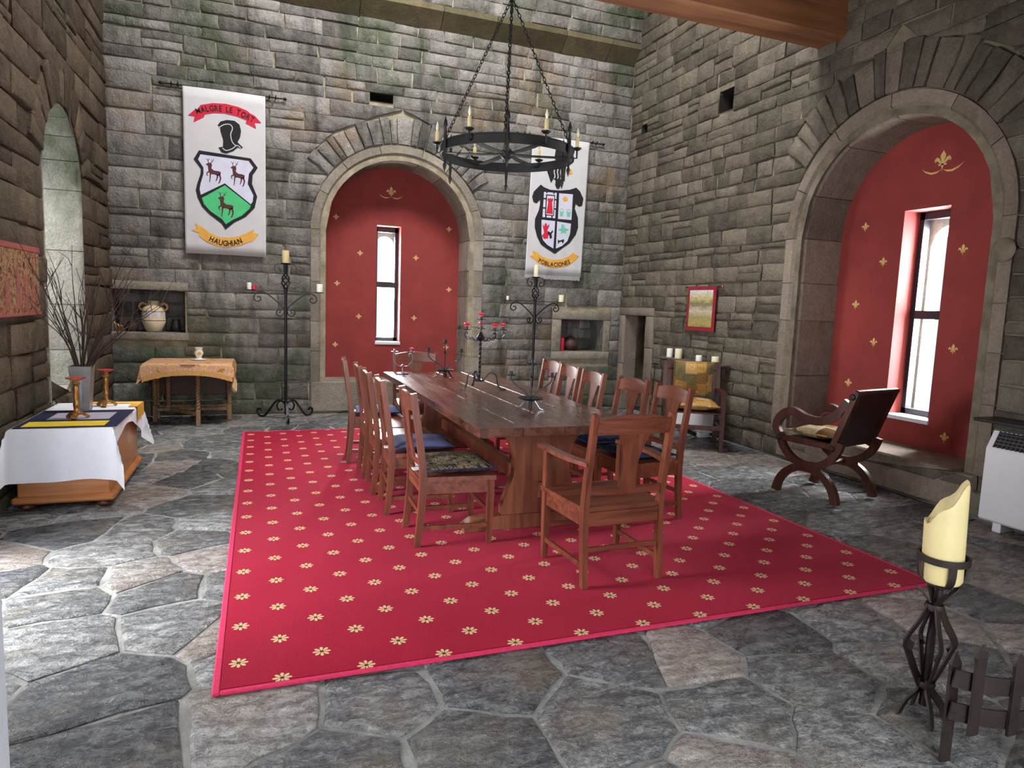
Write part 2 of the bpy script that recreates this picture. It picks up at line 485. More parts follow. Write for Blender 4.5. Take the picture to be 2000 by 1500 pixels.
# ---------------------------------------------------------------- the room
XL, XR, YB, ZC = -1.64, 5.2, 9.15, 7.4
PANEL = .56                                   # depth of the window recesses
WB = lambda u, d, z: (u, YB + d, z)
WR = lambda u, d, z: (XR + d, u, z)
WL = lambda u, d, z: (XL - d, u, z)
def seen_at(p):
    """pixel of a point in the 2000 x 1500 frame, and its distance; used to choose which stones are worth an object of their own"""
    q = Vector(p) - CAM; z = q.dot(FWD)
    if z < .1: return None
    return 1000 + F_PX * q.dot(RIGHT) / z, 750 + F_PX * q.dot(DOWN) / z, z

class Arch:
    def __init__(s, c, r, spring, z0): s.c, s.r, s.sp, s.z0 = c, r, spring, z0
    def half(s, z, extra=0.0):
        if z < s.sp: return s.r + extra
        k = (s.r + extra) ** 2 - (z - s.sp) ** 2
        return math.sqrt(k) if k > 0 else 0.0
    def top(s, u, extra=0.0):
        k = (s.r + extra) ** 2 - (u - s.c) ** 2
        return s.sp + math.sqrt(k) if k > 0 else s.sp
A_BACK = Arch(1.79, .97, 2.39, .42)
A_RIGHT = Arch(4.59, .97, 2.30, .33)
A_LEFT = Arch(7.22, .62, 2.46, .55)

def backing(name, Wf, u0, u1, z0, z1, arches, rects, d, mat):
    """the mortar face of a wall, cut by its openings"""
    cuts = {u0, u1}
    for a in arches:
        n = 28
        for i in range(n + 1): cuts.add(round(a.c - a.r + 2 * a.r * i / n, 4))
    for r in rects: cuts |= {r[0], r[1]}
    cuts = sorted(c for c in cuts if u0 <= c <= u1); b = MB()
    for p, q in zip(cuts, cuts[1:]):
        if q - p < 1e-4: continue
        mu = (p + q) / 2
        holes = [(r[2], r[3], r[2], r[3]) for r in rects if r[0] < mu < r[1]]
        for a in arches:
            if abs(mu - a.c) < a.r: holes.append((a.z0, a.top(p), a.z0, a.top(q)))
        holes.sort(); lo = (z0, z0)
        for h in holes + [(z1, z1, z1, z1)]:
            if h[0] > lo[0] + 1e-4 or h[2] > lo[1] + 1e-4:
                b.add([Wf(p, d, lo[0]), Wf(q, d, lo[1]), Wf(q, d, h[2]), Wf(p, d, h[0])], [(0, 1, 2, 3)])
            lo = (h[1], h[3])
    return struct(b.build(name, mat, fix=False))

def stone_mesh(b, quad, proud, Wf, flip, rng, tint, ch=.012, jit=.008):
    bl, br, tr, tl = quad
    mid = lambda a, c: ((a[0] + c[0]) / 2 + rng.uniform(-jit, jit), (a[1] + c[1]) / 2 + rng.uniform(-jit, jit))
    o = [bl, mid(bl, br), br, mid(br, tr), tr, mid(tr, tl), tl, mid(tl, bl)]
    cx = sum(p[0] for p in o) / 8; cz = sum(p[1] for p in o) / 8
    vs = [Wf(p[0], .04, p[1]) for p in o]
    vs += [Wf(p[0], -proud + ch, p[1]) for p in o]
    for p in o:
        dx, dz = p[0] - cx, p[1] - cz
        vs.append(Wf(cx + dx - math.copysign(min(ch * 1.6, abs(dx) * .5), dx), -proud + rng.uniform(-.004, .004), cz + dz - math.copysign(min(ch * 1.3, abs(dz) * .5), dz)))
    vs.append(Wf(cx, -proud - rng.uniform(-.004, .009), cz))
    fs = []
    for i in range(8):
        j = (i + 1) % 8
        fs += [(i, j, 8 + j, 8 + i), (8 + i, 8 + j, 16 + j, 16 + i), (16 + i, 16 + j, 24)]
    if flip: fs = [tuple(reversed(f)) for f in fs]
    b.add(vs, fs, tint)
    return o

def courses(z0, z1, hmin, hmax, rng, lines=()):
    zs = [z0]
    while zs[-1] < z1: zs.append(zs[-1] + rng.uniform(hmin, hmax))
    for l in lines:                               # let a joint run level with the given heights
        k = min(range(len(zs)), key=lambda i: abs(zs[i] - l)); zs[k] = l
    zs = sorted(zs)
    return [z for i, z in enumerate(zs) if i == 0 or z - zs[i - 1] > .06]

def lay(wall, Wf, flip, u0, u1, zs, halves, rects, wmin, wmax, mat, rng, proud=(.002, .020), gap=.0065, most=300):
    """coursed rubble: every stone its own mesh; halves = functions z -> (centre, half width) of the arches, rects = keep-out boxes"""
    out = []
    for ci, (za, zb) in enumerate(zip(zs, zs[1:])):
        zm = (za + zb) / 2
        spans = []
        for h in halves:
            a, c = h(za), h(zb)
            if a[1] > 0.02 or c[1] > 0.02: spans.append((a[0] - a[1], c[0] - c[1], a[0] + a[1], c[0] + c[1]))
        for r in rects:
            if r[2] < zm < r[3]: spans.append((r[0], r[0], r[1], r[1]))
        spans.sort()
        segs = []; lo = (u0, u0)
        for sp in spans:
            if min(sp[0] - lo[0], sp[1] - lo[1]) > .05: segs.append((lo[0], lo[1], sp[0], sp[1]))
            lo = (max(lo[0], sp[2]), max(lo[1], sp[3]))
        if u1 - max(lo) > .05: segs.append((lo[0], lo[1], u1, u1))
        wob = lambda u, k: .020 * noise.noise((u * .9, k * 3.7, 1.3)) + .010 * noise.noise((u * 3.1, k * 5.1, 7.7))
        for s in segs:
            a = (s[0] + s[1]) / 2; e = (s[2] + s[3]) / 2; cuts = [a]
            while True:
                w = rng.uniform(wmin, wmax) * (1.15 if zb - za > .2 else .9)
                if e - (cuts[-1] + w) < wmin * .7: break
                cuts.append(cuts[-1] + w)
            cuts.append(e)
            for k in range(len(cuts) - 1):
                l0 = s[0] if k == 0 else cuts[k] + rng.uniform(-.014, .014); l1 = s[1] if k == 0 else cuts[k] + rng.uniform(-.014, .014)
                r0 = s[2] if k == len(cuts) - 2 else cuts[k + 1] + rng.uniform(-.014, .014); r1 = s[3] if k == len(cuts) - 2 else cuts[k + 1] + rng.uniform(-.014, .014)
                if min(r0 - l0, r1 - l1) < .03 and max(r0 - l0, r1 - l1) < .09: continue
                pieces = [(za, zb)]
                if zb - za > .17 and rng.random() < .13:
                    sp = za + (zb - za) * rng.uniform(.4, .6); pieces = [(za, sp), (sp, zb)]
                for (pa, pb) in pieces:
                    t0 = (pa - za) / (zb - za); t1 = (pb - za) / (zb - za)
                    L0 = l0 + (l1 - l0) * t0; L1 = l0 + (l1 - l0) * t1; R0 = r0 + (r1 - r0) * t0; R1 = r0 + (r1 - r0) * t1
                    wa = lambda u: pa + (wob(u, ci) if pa == za else 0) + gap * rng.uniform(.4, 1.2)
                    wb = lambda u: pb + (wob(u, ci + 1) if pb == zb else 0) - gap * rng.uniform(.4, 1.2)
                    g = gap * rng.uniform(.5, 1.1)
                    if R0 - L0 < 2.5 * g: R0 = L0 = (R0 + L0) / 2; g0 = 0
                    else: g0 = g
                    if R1 - L1 < 2.5 * g: R1 = L1 = (R1 + L1) / 2; g1 = 0
                    else: g1 = g
                    quad = [(L0 + g0, wa(L0)), (R0 - g0, wa(R0)), (R1 - g1, wb(R1)), (L1 + g1, wb(L1))]
                    out.append((quad, rng.uniform(*proud), rng.random(), rng.random()))
    def size(q):
        c = Wf(sum(p[0] for p in q[0]) / 4, 0, sum(p[1] for p in q[0]) / 4)
        s = seen_at(c)
        if not s or not (-40 < s[0] < 2040 and -40 < s[1] < 1540): return 0
        w = (q[0][1][0] - q[0][0][0] + q[0][2][0] - q[0][3][0]) / 2; h = q[0][3][1] - q[0][0][1]
        n = Vector(Wf(0, 1, 0)) - Vector(Wf(0, 0, 0)); cosv = abs((Vector(c) - CAM).normalized().dot(n))
        return max(0, w * h * cosv / s[2] ** 2)
    out.sort(key=size, reverse=True)
    rest = MB()
    for i, q in enumerate(out):
        r2 = random.Random(int(q[3] * 1e9))
        if i < most and size(q) > 0:
            b = MB(); stone_mesh(b, q[0], q[1], Wf, flip, r2, q[2])
            b.build('stone', mat, wall, smooth=50, fix=False, tint=True)
        else: stone_mesh(rest, q[0], q[1], Wf, flip, r2, q[2])
    if rest.v:
        o = rest.build('small_stones', mat, wall, smooth=50, fix=False, tint=True); o['kind'] = 'stuff'
    return len(out)

def surround(trim, a, Wf, depth, mat, rng, joints_j, n_arc, flat=.19, bev=.09):
    """dressed jamb stones and voussoirs: each a block running from the wall face back to the recess"""
    prof = [(flat, .02), (flat, -.012), (bev, -.012), (0, bev), (0, depth), (flat, depth)]
    def ring(kind, t):
        if kind == 'L': return [Wf(a.c - a.r - o, d, t) for o, d in prof]
        if kind == 'R': return [Wf(a.c + a.r + o, d, t) for o, d in prof]
        ca, sa = math.cos(t), math.sin(t)
        return [Wf(a.c - (a.r + o) * ca, d, a.sp + (a.r + o) * sa) for o, d in prof]
    def block(rings, tint):
        k = len(prof); vs = [v for r in rings for v in r]; fs = []
        for i in range(len(rings) - 1):
            for c in range(k):
                e = (c + 1) % k
                fs.append((i * k + c, i * k + e, (i + 1) * k + e, (i + 1) * k + c))
        fs.append(tuple(range(k))); fs.append(tuple((len(rings) - 1) * k + c for c in reversed(range(k))))
        b = MB(); b.add(vs, fs, tint)
        b.build('jamb_stone' if len(rings) == 2 else 'voussoir', mat, trim, smooth=35, tint=True)
    g = .004
    for side in 'LR':
        zs = [a.z0]
        while a.sp - zs[-1] > joints_j * 1.3: zs.append(zs[-1] + joints_j * rng.uniform(.75, 1.25))
        zs.append(a.sp)
        for p, q in zip(zs, zs[1:]): block([ring(side, p + g), ring(side, q - g)], rng.random())
    ang = [0.0]
    for i in range(n_arc): ang.append(PI * (i + 1 + (rng.uniform(-.2, .2) if i < n_arc - 1 else 0)) / n_arc)
    for p, q in zip(ang, ang[1:]):
        n = 6; gg = g / a.r
        block([ring('A', p + gg + (q - p - 2 * gg) * i / n) for i in range(n + 1)], rng.random())

def core(trim, a, Wf, depth):
    """mortar bed behind the dressed stones"""
    n = 40; path = [(a.c - a.r, a.z0 - .05), (a.c - a.r, a.sp)] + [(a.c - a.r * math.cos(PI * i / n), a.sp + a.r * math.sin(PI * i / n)) for i in range(1, n)] + [(a.c + a.r, a.sp), (a.c + a.r, a.z0 - .05)]
    b = MB(); vs = []; fs = []
    for (u, z) in path:
        if z <= a.sp: q = (u + math.copysign(.02, u - a.c), z)
        else: k = (a.r + .02) / a.r; q = (a.c + (u - a.c) * k, a.sp + (z - a.sp) * k)
        vs += [Wf(q[0], .03, q[1]), Wf(q[0], depth + .06, q[1])]
    for i in range(len(path) - 1): fs.append((2 * i, 2 * i + 1, 2 * i + 3, 2 * i + 2))
    b.add(vs, fs); b.build('mortar_bed', M_MORR, trim, fix=False)

def relieving(wall, a, Wf, flip, r0, r1, a0, a1, n, mat, rng):
    """thin slabs set on edge over an arch"""
    cuts = [a0 + (a1 - a0) * (i + (rng.uniform(-.25, .25) if 0 < i < n else 0)) / n for i in range(n + 1)]
    for p, q in zip(cuts, cuts[1:]):
        P, Q = math.radians(p + .35), math.radians(q - .35)
        ro = r1 + rng.uniform(-.05, .04)
        pt = lambda r, t: (a.c - r * math.cos(t), a.sp + r * math.sin(t))
        quad = [pt(r0, P), pt(ro, P), pt(ro, Q), pt(r0, Q)]
        b = MB(); stone_mesh(b, [quad[0], quad[3], quad[2], quad[1]], .034 + rng.uniform(-.006, .012), Wf, not flip, rng, rng.random(), ch=.008, jit=.006)
        b.build('arch_slab', mat, wall, smooth=50, tint=True)

def recess(name, Wf, r, depth, mat, rng, rows=0, parent=None):
    """open box of a niche or a putlog hole"""
    u0, u1, z0, z1 = r; b = MB()
    c = [Wf(u0, 0, z0), Wf(u1, 0, z0), Wf(u1, 0, z1), Wf(u0, 0, z1), Wf(u0, depth, z0), Wf(u1, depth, z0), Wf(u1, depth, z1), Wf(u0, depth, z1)]
    b.add(c, [(4, 5, 6, 7), (0, 1, 5, 4), (3, 7, 6, 2), (0, 4, 7, 3), (1, 2, 6, 5)], .3)
    o = b.build(name, mat, parent, fix=False, tint=True)
    return o

rng = random.Random(11)
# niches, door and putlog holes: (u0, u1, z0, z1)
N_LEFT = (-1.625, -.84, 1.03, 1.535)
N_RIGHT = (4.21, 4.90, .865, 1.335)
D_SMALL = (8.41, 8.98, 0.0, 1.43)
HOLES_B = [(1.36, 1.66, 4.07, 4.18)]
HOLES_R = [(6.80, 7.06, 3.90, 4.14), (8.68, 8.84, 4.02, 4.16)]
grow = lambda r, a, b=None, c=None, d=None: (r[0] - a, r[1] + (a if b is None else b), r[2] - (a if c is None else c), r[3] + (a if d is None else d))

# --- back wall
Z_CORN = 5.07
wall_back = backing('wall_back', WB, XL - .05, XR + .7, 0, Z_CORN + .3, [A_BACK], [N_LEFT, N_RIGHT] + HOLES_B, .016, M_MORB)
def halfB(z):
    a = A_BACK; dz = z - a.sp; h = a.half(z, .19)
    if dz > .85 and dz < 1.50: h = max(h, math.sqrt(max(0, 1.50 ** 2 - dz ** 2)))
    return (a.c, h if z > a.z0 - .12 else 0)
zs = courses(0, Z_CORN - .02, .125, .265, rng, (.42, 1.03, 1.535, 2.39, .865, 1.335))
lay(wall_back, WB, False, XL, XR, zs, [halfB], [grow(N_LEFT, .02, .02, .1, .1), grow(N_RIGHT, .16, .12, .12, .14)] + [grow(h, 0) for h in HOLES_B], .26, .62, M_STB, rng)
relieving(wall_back, A_BACK, WB, False, 1.175, 1.50, 36, 146, 19, M_STB, rng)
trim_b = link('trim_1', None); struct(trim_b, 'chamfered dressed stone surround of the back wall window arch')
surround(trim_b, A_BACK, WB, PANEL, M_DRESS, rng, .42, 7); core(trim_b, A_BACK, WB, PANEL)
def dressed(wall, Wf, boxes, mat, flip=False):
    for (u0, u1, z0, z1, p) in boxes:
        b = MB(); stone_mesh(b, [(u0 + .004, z0 + .004), (u1 - .004, z0 + .004), (u1 - .004, z1 - .004), (u0 + .004, z1 - .004)], p, Wf, flip, rng, rng.random(), ch=.006, jit=.003)
        b.build('dressed_stone', mat, wall, smooth=50, fix=False, tint=True)
dressed(wall_back, WB, [(-1.64, -.80, 1.535, 1.64, .03), (-1.64, -.80, .93, 1.03, .035),
                        (4.05, 5.02, 1.335, 1.475, .02), (4.05, 5.02, .745, .865, .03), (4.05, 4.205, .865, 1.335, .015), (4.905, 5.02, .865, 1.335, .02)], M_DRESS)
recess('niche_recess', WB, N_LEFT, .45, M_STB, rng, 3, wall_back)
recess('niche_recess', WB, N_RIGHT, .42, M_STB, rng, 3, wall_back)
for h in HOLES_B: recess('putlog_hole', WB, h, .4, M_DARK, rng, 0, wall_back)
# courses inside the niches
for (n, d) in ((N_LEFT, .45), (N_RIGHT, .42)):
    Wn = (lambda dd: (lambda u, q, z: (u, YB + dd + q, z)))(d - .02)
    zz = [n[2], n[2] + .17, n[2] + .34, n[3]]
    lay(wall_back, Wn, False, n[0], n[1], zz, [], [], .2, .34, M_STB, rng, proud=(0, .012), most=6)
# stone bench under the window, cornice, wall above
b = MB(); b.box(A_BACK.c - A_BACK.r - .19, A_BACK.c + A_BACK.r + .19, YB - .02, YB + PANEL + .02, .02, A_BACK.z0, .012)
b.build('window_seat_stone', M_DRESS, trim_b, tint=True)
trim_c = link('trim_2', None); struct(trim_c, 'projecting stone string course high on the back wall')
u = XL
while u < XR:
    w = min(rng.uniform(.7, 1.15), XR - u)
    if XR - u - w < .3: w = XR - u
    prof = [(0, 0), (-.20, .17), (-.20, .24), (.1, .24), (.1, 0)]
    b = MB(); vs = [(x, YB + d, Z_CORN + z) for x in (u + .004, u + w - .004) for d, z in prof]
    b.add(vs, [(0, 1, 2, 3, 4), (9, 8, 7, 6, 5)] + [(i, i + 5, (i + 1) % 5 + 5, (i + 1) % 5) for i in range(5)], rng.random())
    b.build('string_course_block', M_CORN, trim_c, smooth=30, tint=True)
    u += w
WU = lambda u, d, z: (u, YB - .19 + d, z)
wall_upper = backing('wall_back_upper', WU, XL, XR, Z_CORN + .2, ZC, [], [], .016, M_MORB)
lay(wall_upper, WU, False, XL, XR, courses(Z_CORN + .245, Z_CORN + 1.0, .14, .22, rng), [], [], .3, .65, M_STB, rng, most=40)

# --- right wall
wall_right = backing('wall_right', WR, -1.5, YB + .05, 0, ZC, [A_RIGHT], [D_SMALL] + HOLES_R, .016, M_MORR)
def halfR(z):
    a = A_RIGHT; dz = z - a.sp; h = a.half(z, .19)
    if dz > .89 and dz < 1.56: h = max(h, math.sqrt(max(0, 1.56 ** 2 - dz ** 2)))
    return (a.c, h if z > a.z0 - .12 else 0)
zs = courses(0, 5.9, .13, .225, rng, (.33, 1.43, 2.30))
lay(wall_right, WR, True, 1.6, YB, zs, [halfR], [(8.19, YB, -1, 1.55)] + HOLES_R, .24, .50, M_STR, rng, proud=(0, .022))
relieving(wall_right, A_RIGHT, WR, True, 1.175, 1.56, 36, 144, 17, M_STR, rng)
trim_r = link('trim_3', None); struct(trim_r, 'smooth chamfered stone surround of the right wall window arch')
surround(trim_r, A_RIGHT, WR, PANEL, M_DRESSR, rng, .48, 6); core(trim_r, A_RIGHT, WR, PANEL)
dressed(wall_right, WR, [(8.19, YB, 1.43, 1.55, .02), (8.19, 8.405, .0, .5, .02), (8.19, 8.405, .5, .98, .015), (8.19, 8.405, .98, 1.43, .02), (8.985, YB, 0, .7, .02), (8.985, YB, .7, 1.43, .02)], M_DRESSR, True)
for h in HOLES_R: recess('putlog_hole', WR, h, .4, M_DARK, rng, 0, wall_right)
b = MB(); b.box(XR - .012, XR + PANEL + .02, A_RIGHT.c - A_RIGHT.r - .1, A_RIGHT.c + A_RIGHT.r + .1, .02, A_RIGHT.z0, .015)
b.build('window_seat_stone', M_DRESSR, trim_r, tint=True)
# small doorway by the corner: stone reveal; shell behind coloured dark for its shade
door = link('door_1', None); struct(door, 'low dark doorway beside the far right corner')
b = MB(); c = D_SMALL
b.add([WR(c[0], 0, c[2]), WR(c[1], 0, c[2]), WR(c[1], 0, c[3]), WR(c[0], 0, c[3]), WR(c[0], .2, c[2]), WR(c[1], .2, c[2]), WR(c[1], .2, c[3]), WR(c[0], .2, c[3])],
      [(3, 7, 6, 2), (0, 4, 7, 3), (1, 2, 6, 5)], .5)
b.build('door_reveal', M_DRESSR, door, fix=False, tint=True)
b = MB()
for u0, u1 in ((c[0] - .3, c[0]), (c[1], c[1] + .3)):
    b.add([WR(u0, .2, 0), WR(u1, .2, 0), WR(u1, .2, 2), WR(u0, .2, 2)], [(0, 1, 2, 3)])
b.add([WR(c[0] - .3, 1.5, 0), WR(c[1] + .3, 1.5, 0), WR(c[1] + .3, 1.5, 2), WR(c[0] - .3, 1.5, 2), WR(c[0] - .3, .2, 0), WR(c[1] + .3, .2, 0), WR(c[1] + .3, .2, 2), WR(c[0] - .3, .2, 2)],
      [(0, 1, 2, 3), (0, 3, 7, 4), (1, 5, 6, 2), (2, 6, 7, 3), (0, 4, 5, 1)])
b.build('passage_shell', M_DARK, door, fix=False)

# --- left wall with its deep embrasure
wall_left = backing('wall_left', WL, -1.5, YB + .2, 0, ZC, [A_LEFT], [(3.25, 4.25, 0, 2.25)], .016, M_MORL)
def halfL(z): return (A_LEFT.c, A_LEFT.half(z, .04) if z > A_LEFT.z0 else 0)
zs = courses(0, 5.4, .16, .30, rng, (.55, 2.46))
lay(wall_left, WL, False, 4.4, YB, zs, [halfL], [], .35, .8, M_STL, rng, proud=(0, .035))
relieving(wall_left, A_LEFT, WL, False, .665, 1.0, 12, 168, 15, M_STL, rng)
trim_l = link('trim_4', None); struct(trim_l, 'pale stone lining of the deep left wall embrasure')
surround(trim_l, A_LEFT, WL, 1.15, M_DRESSL, rng, .46, 7, flat=.04, bev=.012); core(trim_l, A_LEFT, WL, 1.15)
b = MB(); b.box(XL - 1.2, XL + .01, A_LEFT.c - A_LEFT.r - .1, A_LEFT.c + A_LEFT.r + .1, .1, A_LEFT.z0, .012)
b.build('sill_stone', M_DRESSL, trim_l, tint=True)

# --- red limewashed infill of the two window recesses, with the glazed slit
def infill(name, a, Wf, flip, slit, label, wname, wlabel, fleurs, rot):
    d = PANEL - .01; u0, u1, z0, z1 = slit
    b = MB(); cuts = sorted({u0, u1} | {a.c - a.r - .02 + (2 * a.r + .04) * i / 40 for i in range(41)})
    for p, q in zip(cuts, cuts[1:]):
        tp, tq = a.top(p, .02), a.top(q, .02); mu = (p + q) / 2
        if u0 < mu < u1: segs = [(a.z0, a.z0, z0, z0), (z1, z1, tp, tq)]
        else: segs = [(a.z0, a.z0, tp, tq)]
        for s in segs: b.add([Wf(p, d, s[0]), Wf(q, d, s[1]), Wf(q, d, s[3]), Wf(p, d, s[2])], [(0, 1, 2, 3)])
    k = .27
    b.add([Wf(u0, d, z0), Wf(u1, d, z0), Wf(u1, d, z1), Wf(u0, d, z1), Wf(u0, d + k, z0), Wf(u1, d + k, z0), Wf(u1, d + k, z1), Wf(u0, d + k, z1)],
          [(3, 7, 6, 2), (0, 4, 7, 3), (1, 2, 6, 5)])
    if flip: b.f = [tuple(reversed(f)) for f in b.f]
    o = struct(b.build(name, M_REDPAINT, fix=False), label)
    b = MB(); b.add([Wf(x, y, z) for z in (z0 - .03, z0 + .006) for y in (d - .02, d + k) for x in (u0 - .01, u1 + .01)],
                    [(0, 2, 3, 1), (4, 5, 7, 6), (0, 1, 5, 4), (2, 6, 7, 3), (0, 4, 6, 2), (1, 3, 7, 5)])
    b.build('sill', M_PLASTER, o)
    # gold fleur-de-lis stencils
    me = None
    for (u, z, s) in fleurs:
        b = MB(); F = lambda x, y, q, u=u, z=z, s=s: Wf(u + x * s * rot, d - q, z + y * s)
        for poly in ([(0, 1), (.28, .55), (.14, .05), (.1, -.35), (0, -.8), (-.1, -.35), (-.14, .05), (-.28, .55)],
                     [(.12, -.1), (.35, .35), (.62, .45), (.8, .2), (.72, -.02), (.6, .12), (.45, .05), (.2, -.2)],
                     [(-.12, -.1), (-.35, .35), (-.62, .45), (-.8, .2), (-.72, -.02), (-.6, .12), (-.45, .05), (-.2, -.2)],
                     [(-.4, -.18), (.4, -.18), (.4, -.32), (-.4, -.32)]):
            b.prism(poly, .001, .004, F)
        if s > .08:
            for sg in (-1, 1):
                b.prism([(sg * x, y) for x, y in [(.1, -.7), (.5, -.95), (1.0, -1.0), (1.6, -.75), (2.0, -.35), (1.6, -.62), (1.0, -.82), (.5, -.8)]], .001, .004, F)
        b.build('fleur_de_lis', M_FLEUR, o)
    # window
    w = link(wname, None); struct(w, wlabel)
    fr = MB(); t = .045
    def bx(bb, ua, ub, da, db, za, zb):
        bb.add([Wf(x, y, z) for z in (za, zb) for y in (da, db) for x in (ua, ub)],
               [(0, 2, 3, 1), (4, 5, 7, 6), (0, 1, 5, 4), (2, 6, 7, 3), (0, 4, 6, 2), (1, 3, 7, 5)])
    D0, D1 = d + k - .06, d + k + .02
    bx(fr, u0 - .02, u0 + t, D0, D1, z0, z1); bx(fr, u1 - t, u1 + .02, D0, D1, z0, z1)
    bx(fr, u0, u1, D0, D1, z0, z0 + .06); bx(fr, u0, u1, D0, D1, z1 - .07, z1)
    fr.build('window_frame', M_FRAME, w)
    tr = MB(); zt = z0 + (z1 - z0) * .50
    bx(tr, u0, u1, D0 - .01, D1, zt - .04, zt + .04); tr.build('transom', M_FRAME, w)
    if rot < 0:
        mu_ = MB(); um = u0 + (u1 - u0) * .30; bx(mu_, um - .025, um + .025, D0, D1, z0, z1); mu_.build('mullion', M_FRAME, w)
    for za, zb in ((z0 + .06, zt - .04), (zt + .04, z1 - .07)):
        g = MB(); bx(g, u0 + t, u1 - t, D1 - .035, D1 - .03, za, zb); g.build('pane', M_GLASS, w)
    # outer stone slit with a round head
    so = MB(); r = (u1 - u0) * .5 - .03; uc = (u0 + u1) / 2
    n = 14; lo = z0 - .05; hs = z1 - r - .12; E0, E1 = D1 + .06, D1 + .22
    for i in range(n):
        p = u0 - .5 + (u1 - u0 + 1.0) * i / n; q = u0 - .5 + (u1 - u0 + 1.0) * (i + 1) / n
    def slab(p, q, a0, a1, c0, c1):
        so.add([Wf(p, E0, a0), Wf(q, E0, a1), Wf(q, E0, c1), Wf(p, E0, c0), Wf(p, E1, a0), Wf(q, E1, a1), Wf(q, E1, c1), Wf(p, E1, c0)],
               [(0, 1, 2, 3), (7, 6, 5, 4), (0, 4, 5, 1), (3, 2, 6, 7), (0, 3, 7, 4), (1, 5, 6, 2)], .6)
    slab(uc - r - .6, uc - r, lo - .5, lo - .5, z1 + .6, z1 + .6); slab(uc + r, uc + r + .6, lo - .5, lo - .5, z1 + .6, z1 + .6)
    slab(uc - r, uc + r, lo - .5, lo - .5, lo, lo)
    for i in range(12):
        p = uc - r + 2 * r * i / 12; q = uc - r + 2 * r * (i + 1) / 12
        hp = hs + math.sqrt(max(0, r * r - (p - uc) ** 2)); hq = hs + math.sqrt(max(0, r * r - (q - uc) ** 2))
        slab(p, q, hp, hq, z1 + .6, z1 + .6)
    so.build('outer_slit_stone', M_DRESS, w, tint=True)
    return o
fb = [(1.75, 3.02, .085)]
for u, z in ((1.0, 2.62), (2.6, 2.57), (1.33, 2.15), (2.12, 2.13), (1.02, 1.72), (2.62, 1.70), (1.32, 1.27), (2.11, 1.27), (1.0, .87), (2.6, .85)): fb.append((u, z, .05))
infill('wall_infill_back', A_BACK, WB, False, (1.56, 1.90, .92, 2.56), 'red painted infill of the back wall arch with gold fleur-de-lis', 'window_1', 'narrow dark framed window slit in the back arch', fb, 1)
fr_ = [(4.50, 2.93, .10)]
for u, z in ((5.27, 2.42), (5.02, 2.06), (4.22, 2.13), (5.3, 1.64), (5.04, 1.27), (4.21, 1.26), (5.3, .83), (4.2, .47)): fr_.append((u, z, .055))
infill('wall_infill_right', A_RIGHT, WR, True, (4.375, 4.835, .59, 2.535), 'red painted infill of the right wall arch with gold fleur-de-lis', 'window_2', 'tall narrow dark framed window slit in the right arch', fr_, -1)
# left embrasure window, out of direct sight
w3 = link('window_3', None); struct(w3, 'narrow window at the outer end of the left embrasure')
b = MB()
for (u0, u1, z0, z1) in ((6.5, 6.92, .3, 3.4), (7.52, 8.0, .3, 3.4), (6.92, 7.52, .3, .9), (6.92, 7.52, 2.6, 3.4)): b.box(XL - 1.24, XL - 1.14, u0, u1, z0, z1)
b.build('window_frame', M_DRESSL, w3, tint=True)

w4 = link('door_2', None); struct(w4, 'open side doorway in the left wall beside the camera')
recess('door_reveal', WL, (3.25, 4.25, 0, 2.25), .5, M_PLASTER, rng, 0, w4)
w4.children[0].data.polygons[0].use_smooth = False
_bm = bmesh.new(); _bm.from_mesh(w4.children[0].data); _bm.faces.ensure_lookup_table(); bmesh.ops.delete(_bm, geom=[_bm.faces[0]], context='FACES'); _bm.to_mesh(w4.children[0].data); _bm.free()
# --- front wall piece at the doorway the picture is taken from, ceiling and roof beam
wf = MB(); wf.box(XL - .1, -.405, .86, 1.30, 0, ZC); struct(wf.build('wall_front', M_PLASTER), 'white plastered doorway edge at the left of the picture')
wf = MB(); wf.box(2.75, XR + .1, .6, 1.0, 0, ZC); struct(wf.build('wall_front_right', M_PLASTER))
wf = MB(); wf.box(-.405, 2.75, .7, 1.0, 3.6, ZC); struct(wf.build('wall_front_lintel', M_PLASTER))
gb = MB(); k = 0
gal = struct(link('ceiling_gallery', None), 'boarded gallery floor carried by the timber beam')
while k * .22 < 5.53 - .6:
    b = MB(); b.box(XL - .1, XR + .1, .6 + k * .22, min(5.53, .6 + k * .22 + .216), 4.565, 4.61); b.build('board', M_BEAM, gal); k += 1
cl = MB()
for (x0, x1, y0, y1) in ((XL - .2, .2, .6, YB + .2), (3.4, XR + .3, .6, YB + .2), (.2, 3.4, .6, 5.2), (.2, 3.4, 6.6, YB + .2)): cl.box(x0, x1, y0, y1, ZC, ZC + .1)
struct(cl.build('ceiling', M_BEAM))
bm_ = MB(); bm_.box(XL - .05, XR + .05, 5.20, 5.53, 4.13, 4.56, .015)
tag(bm_.build('roof_beam', M_BEAM, smooth=30), 'heavy brown timber beam spanning the hall above the chandelier', 'beam')

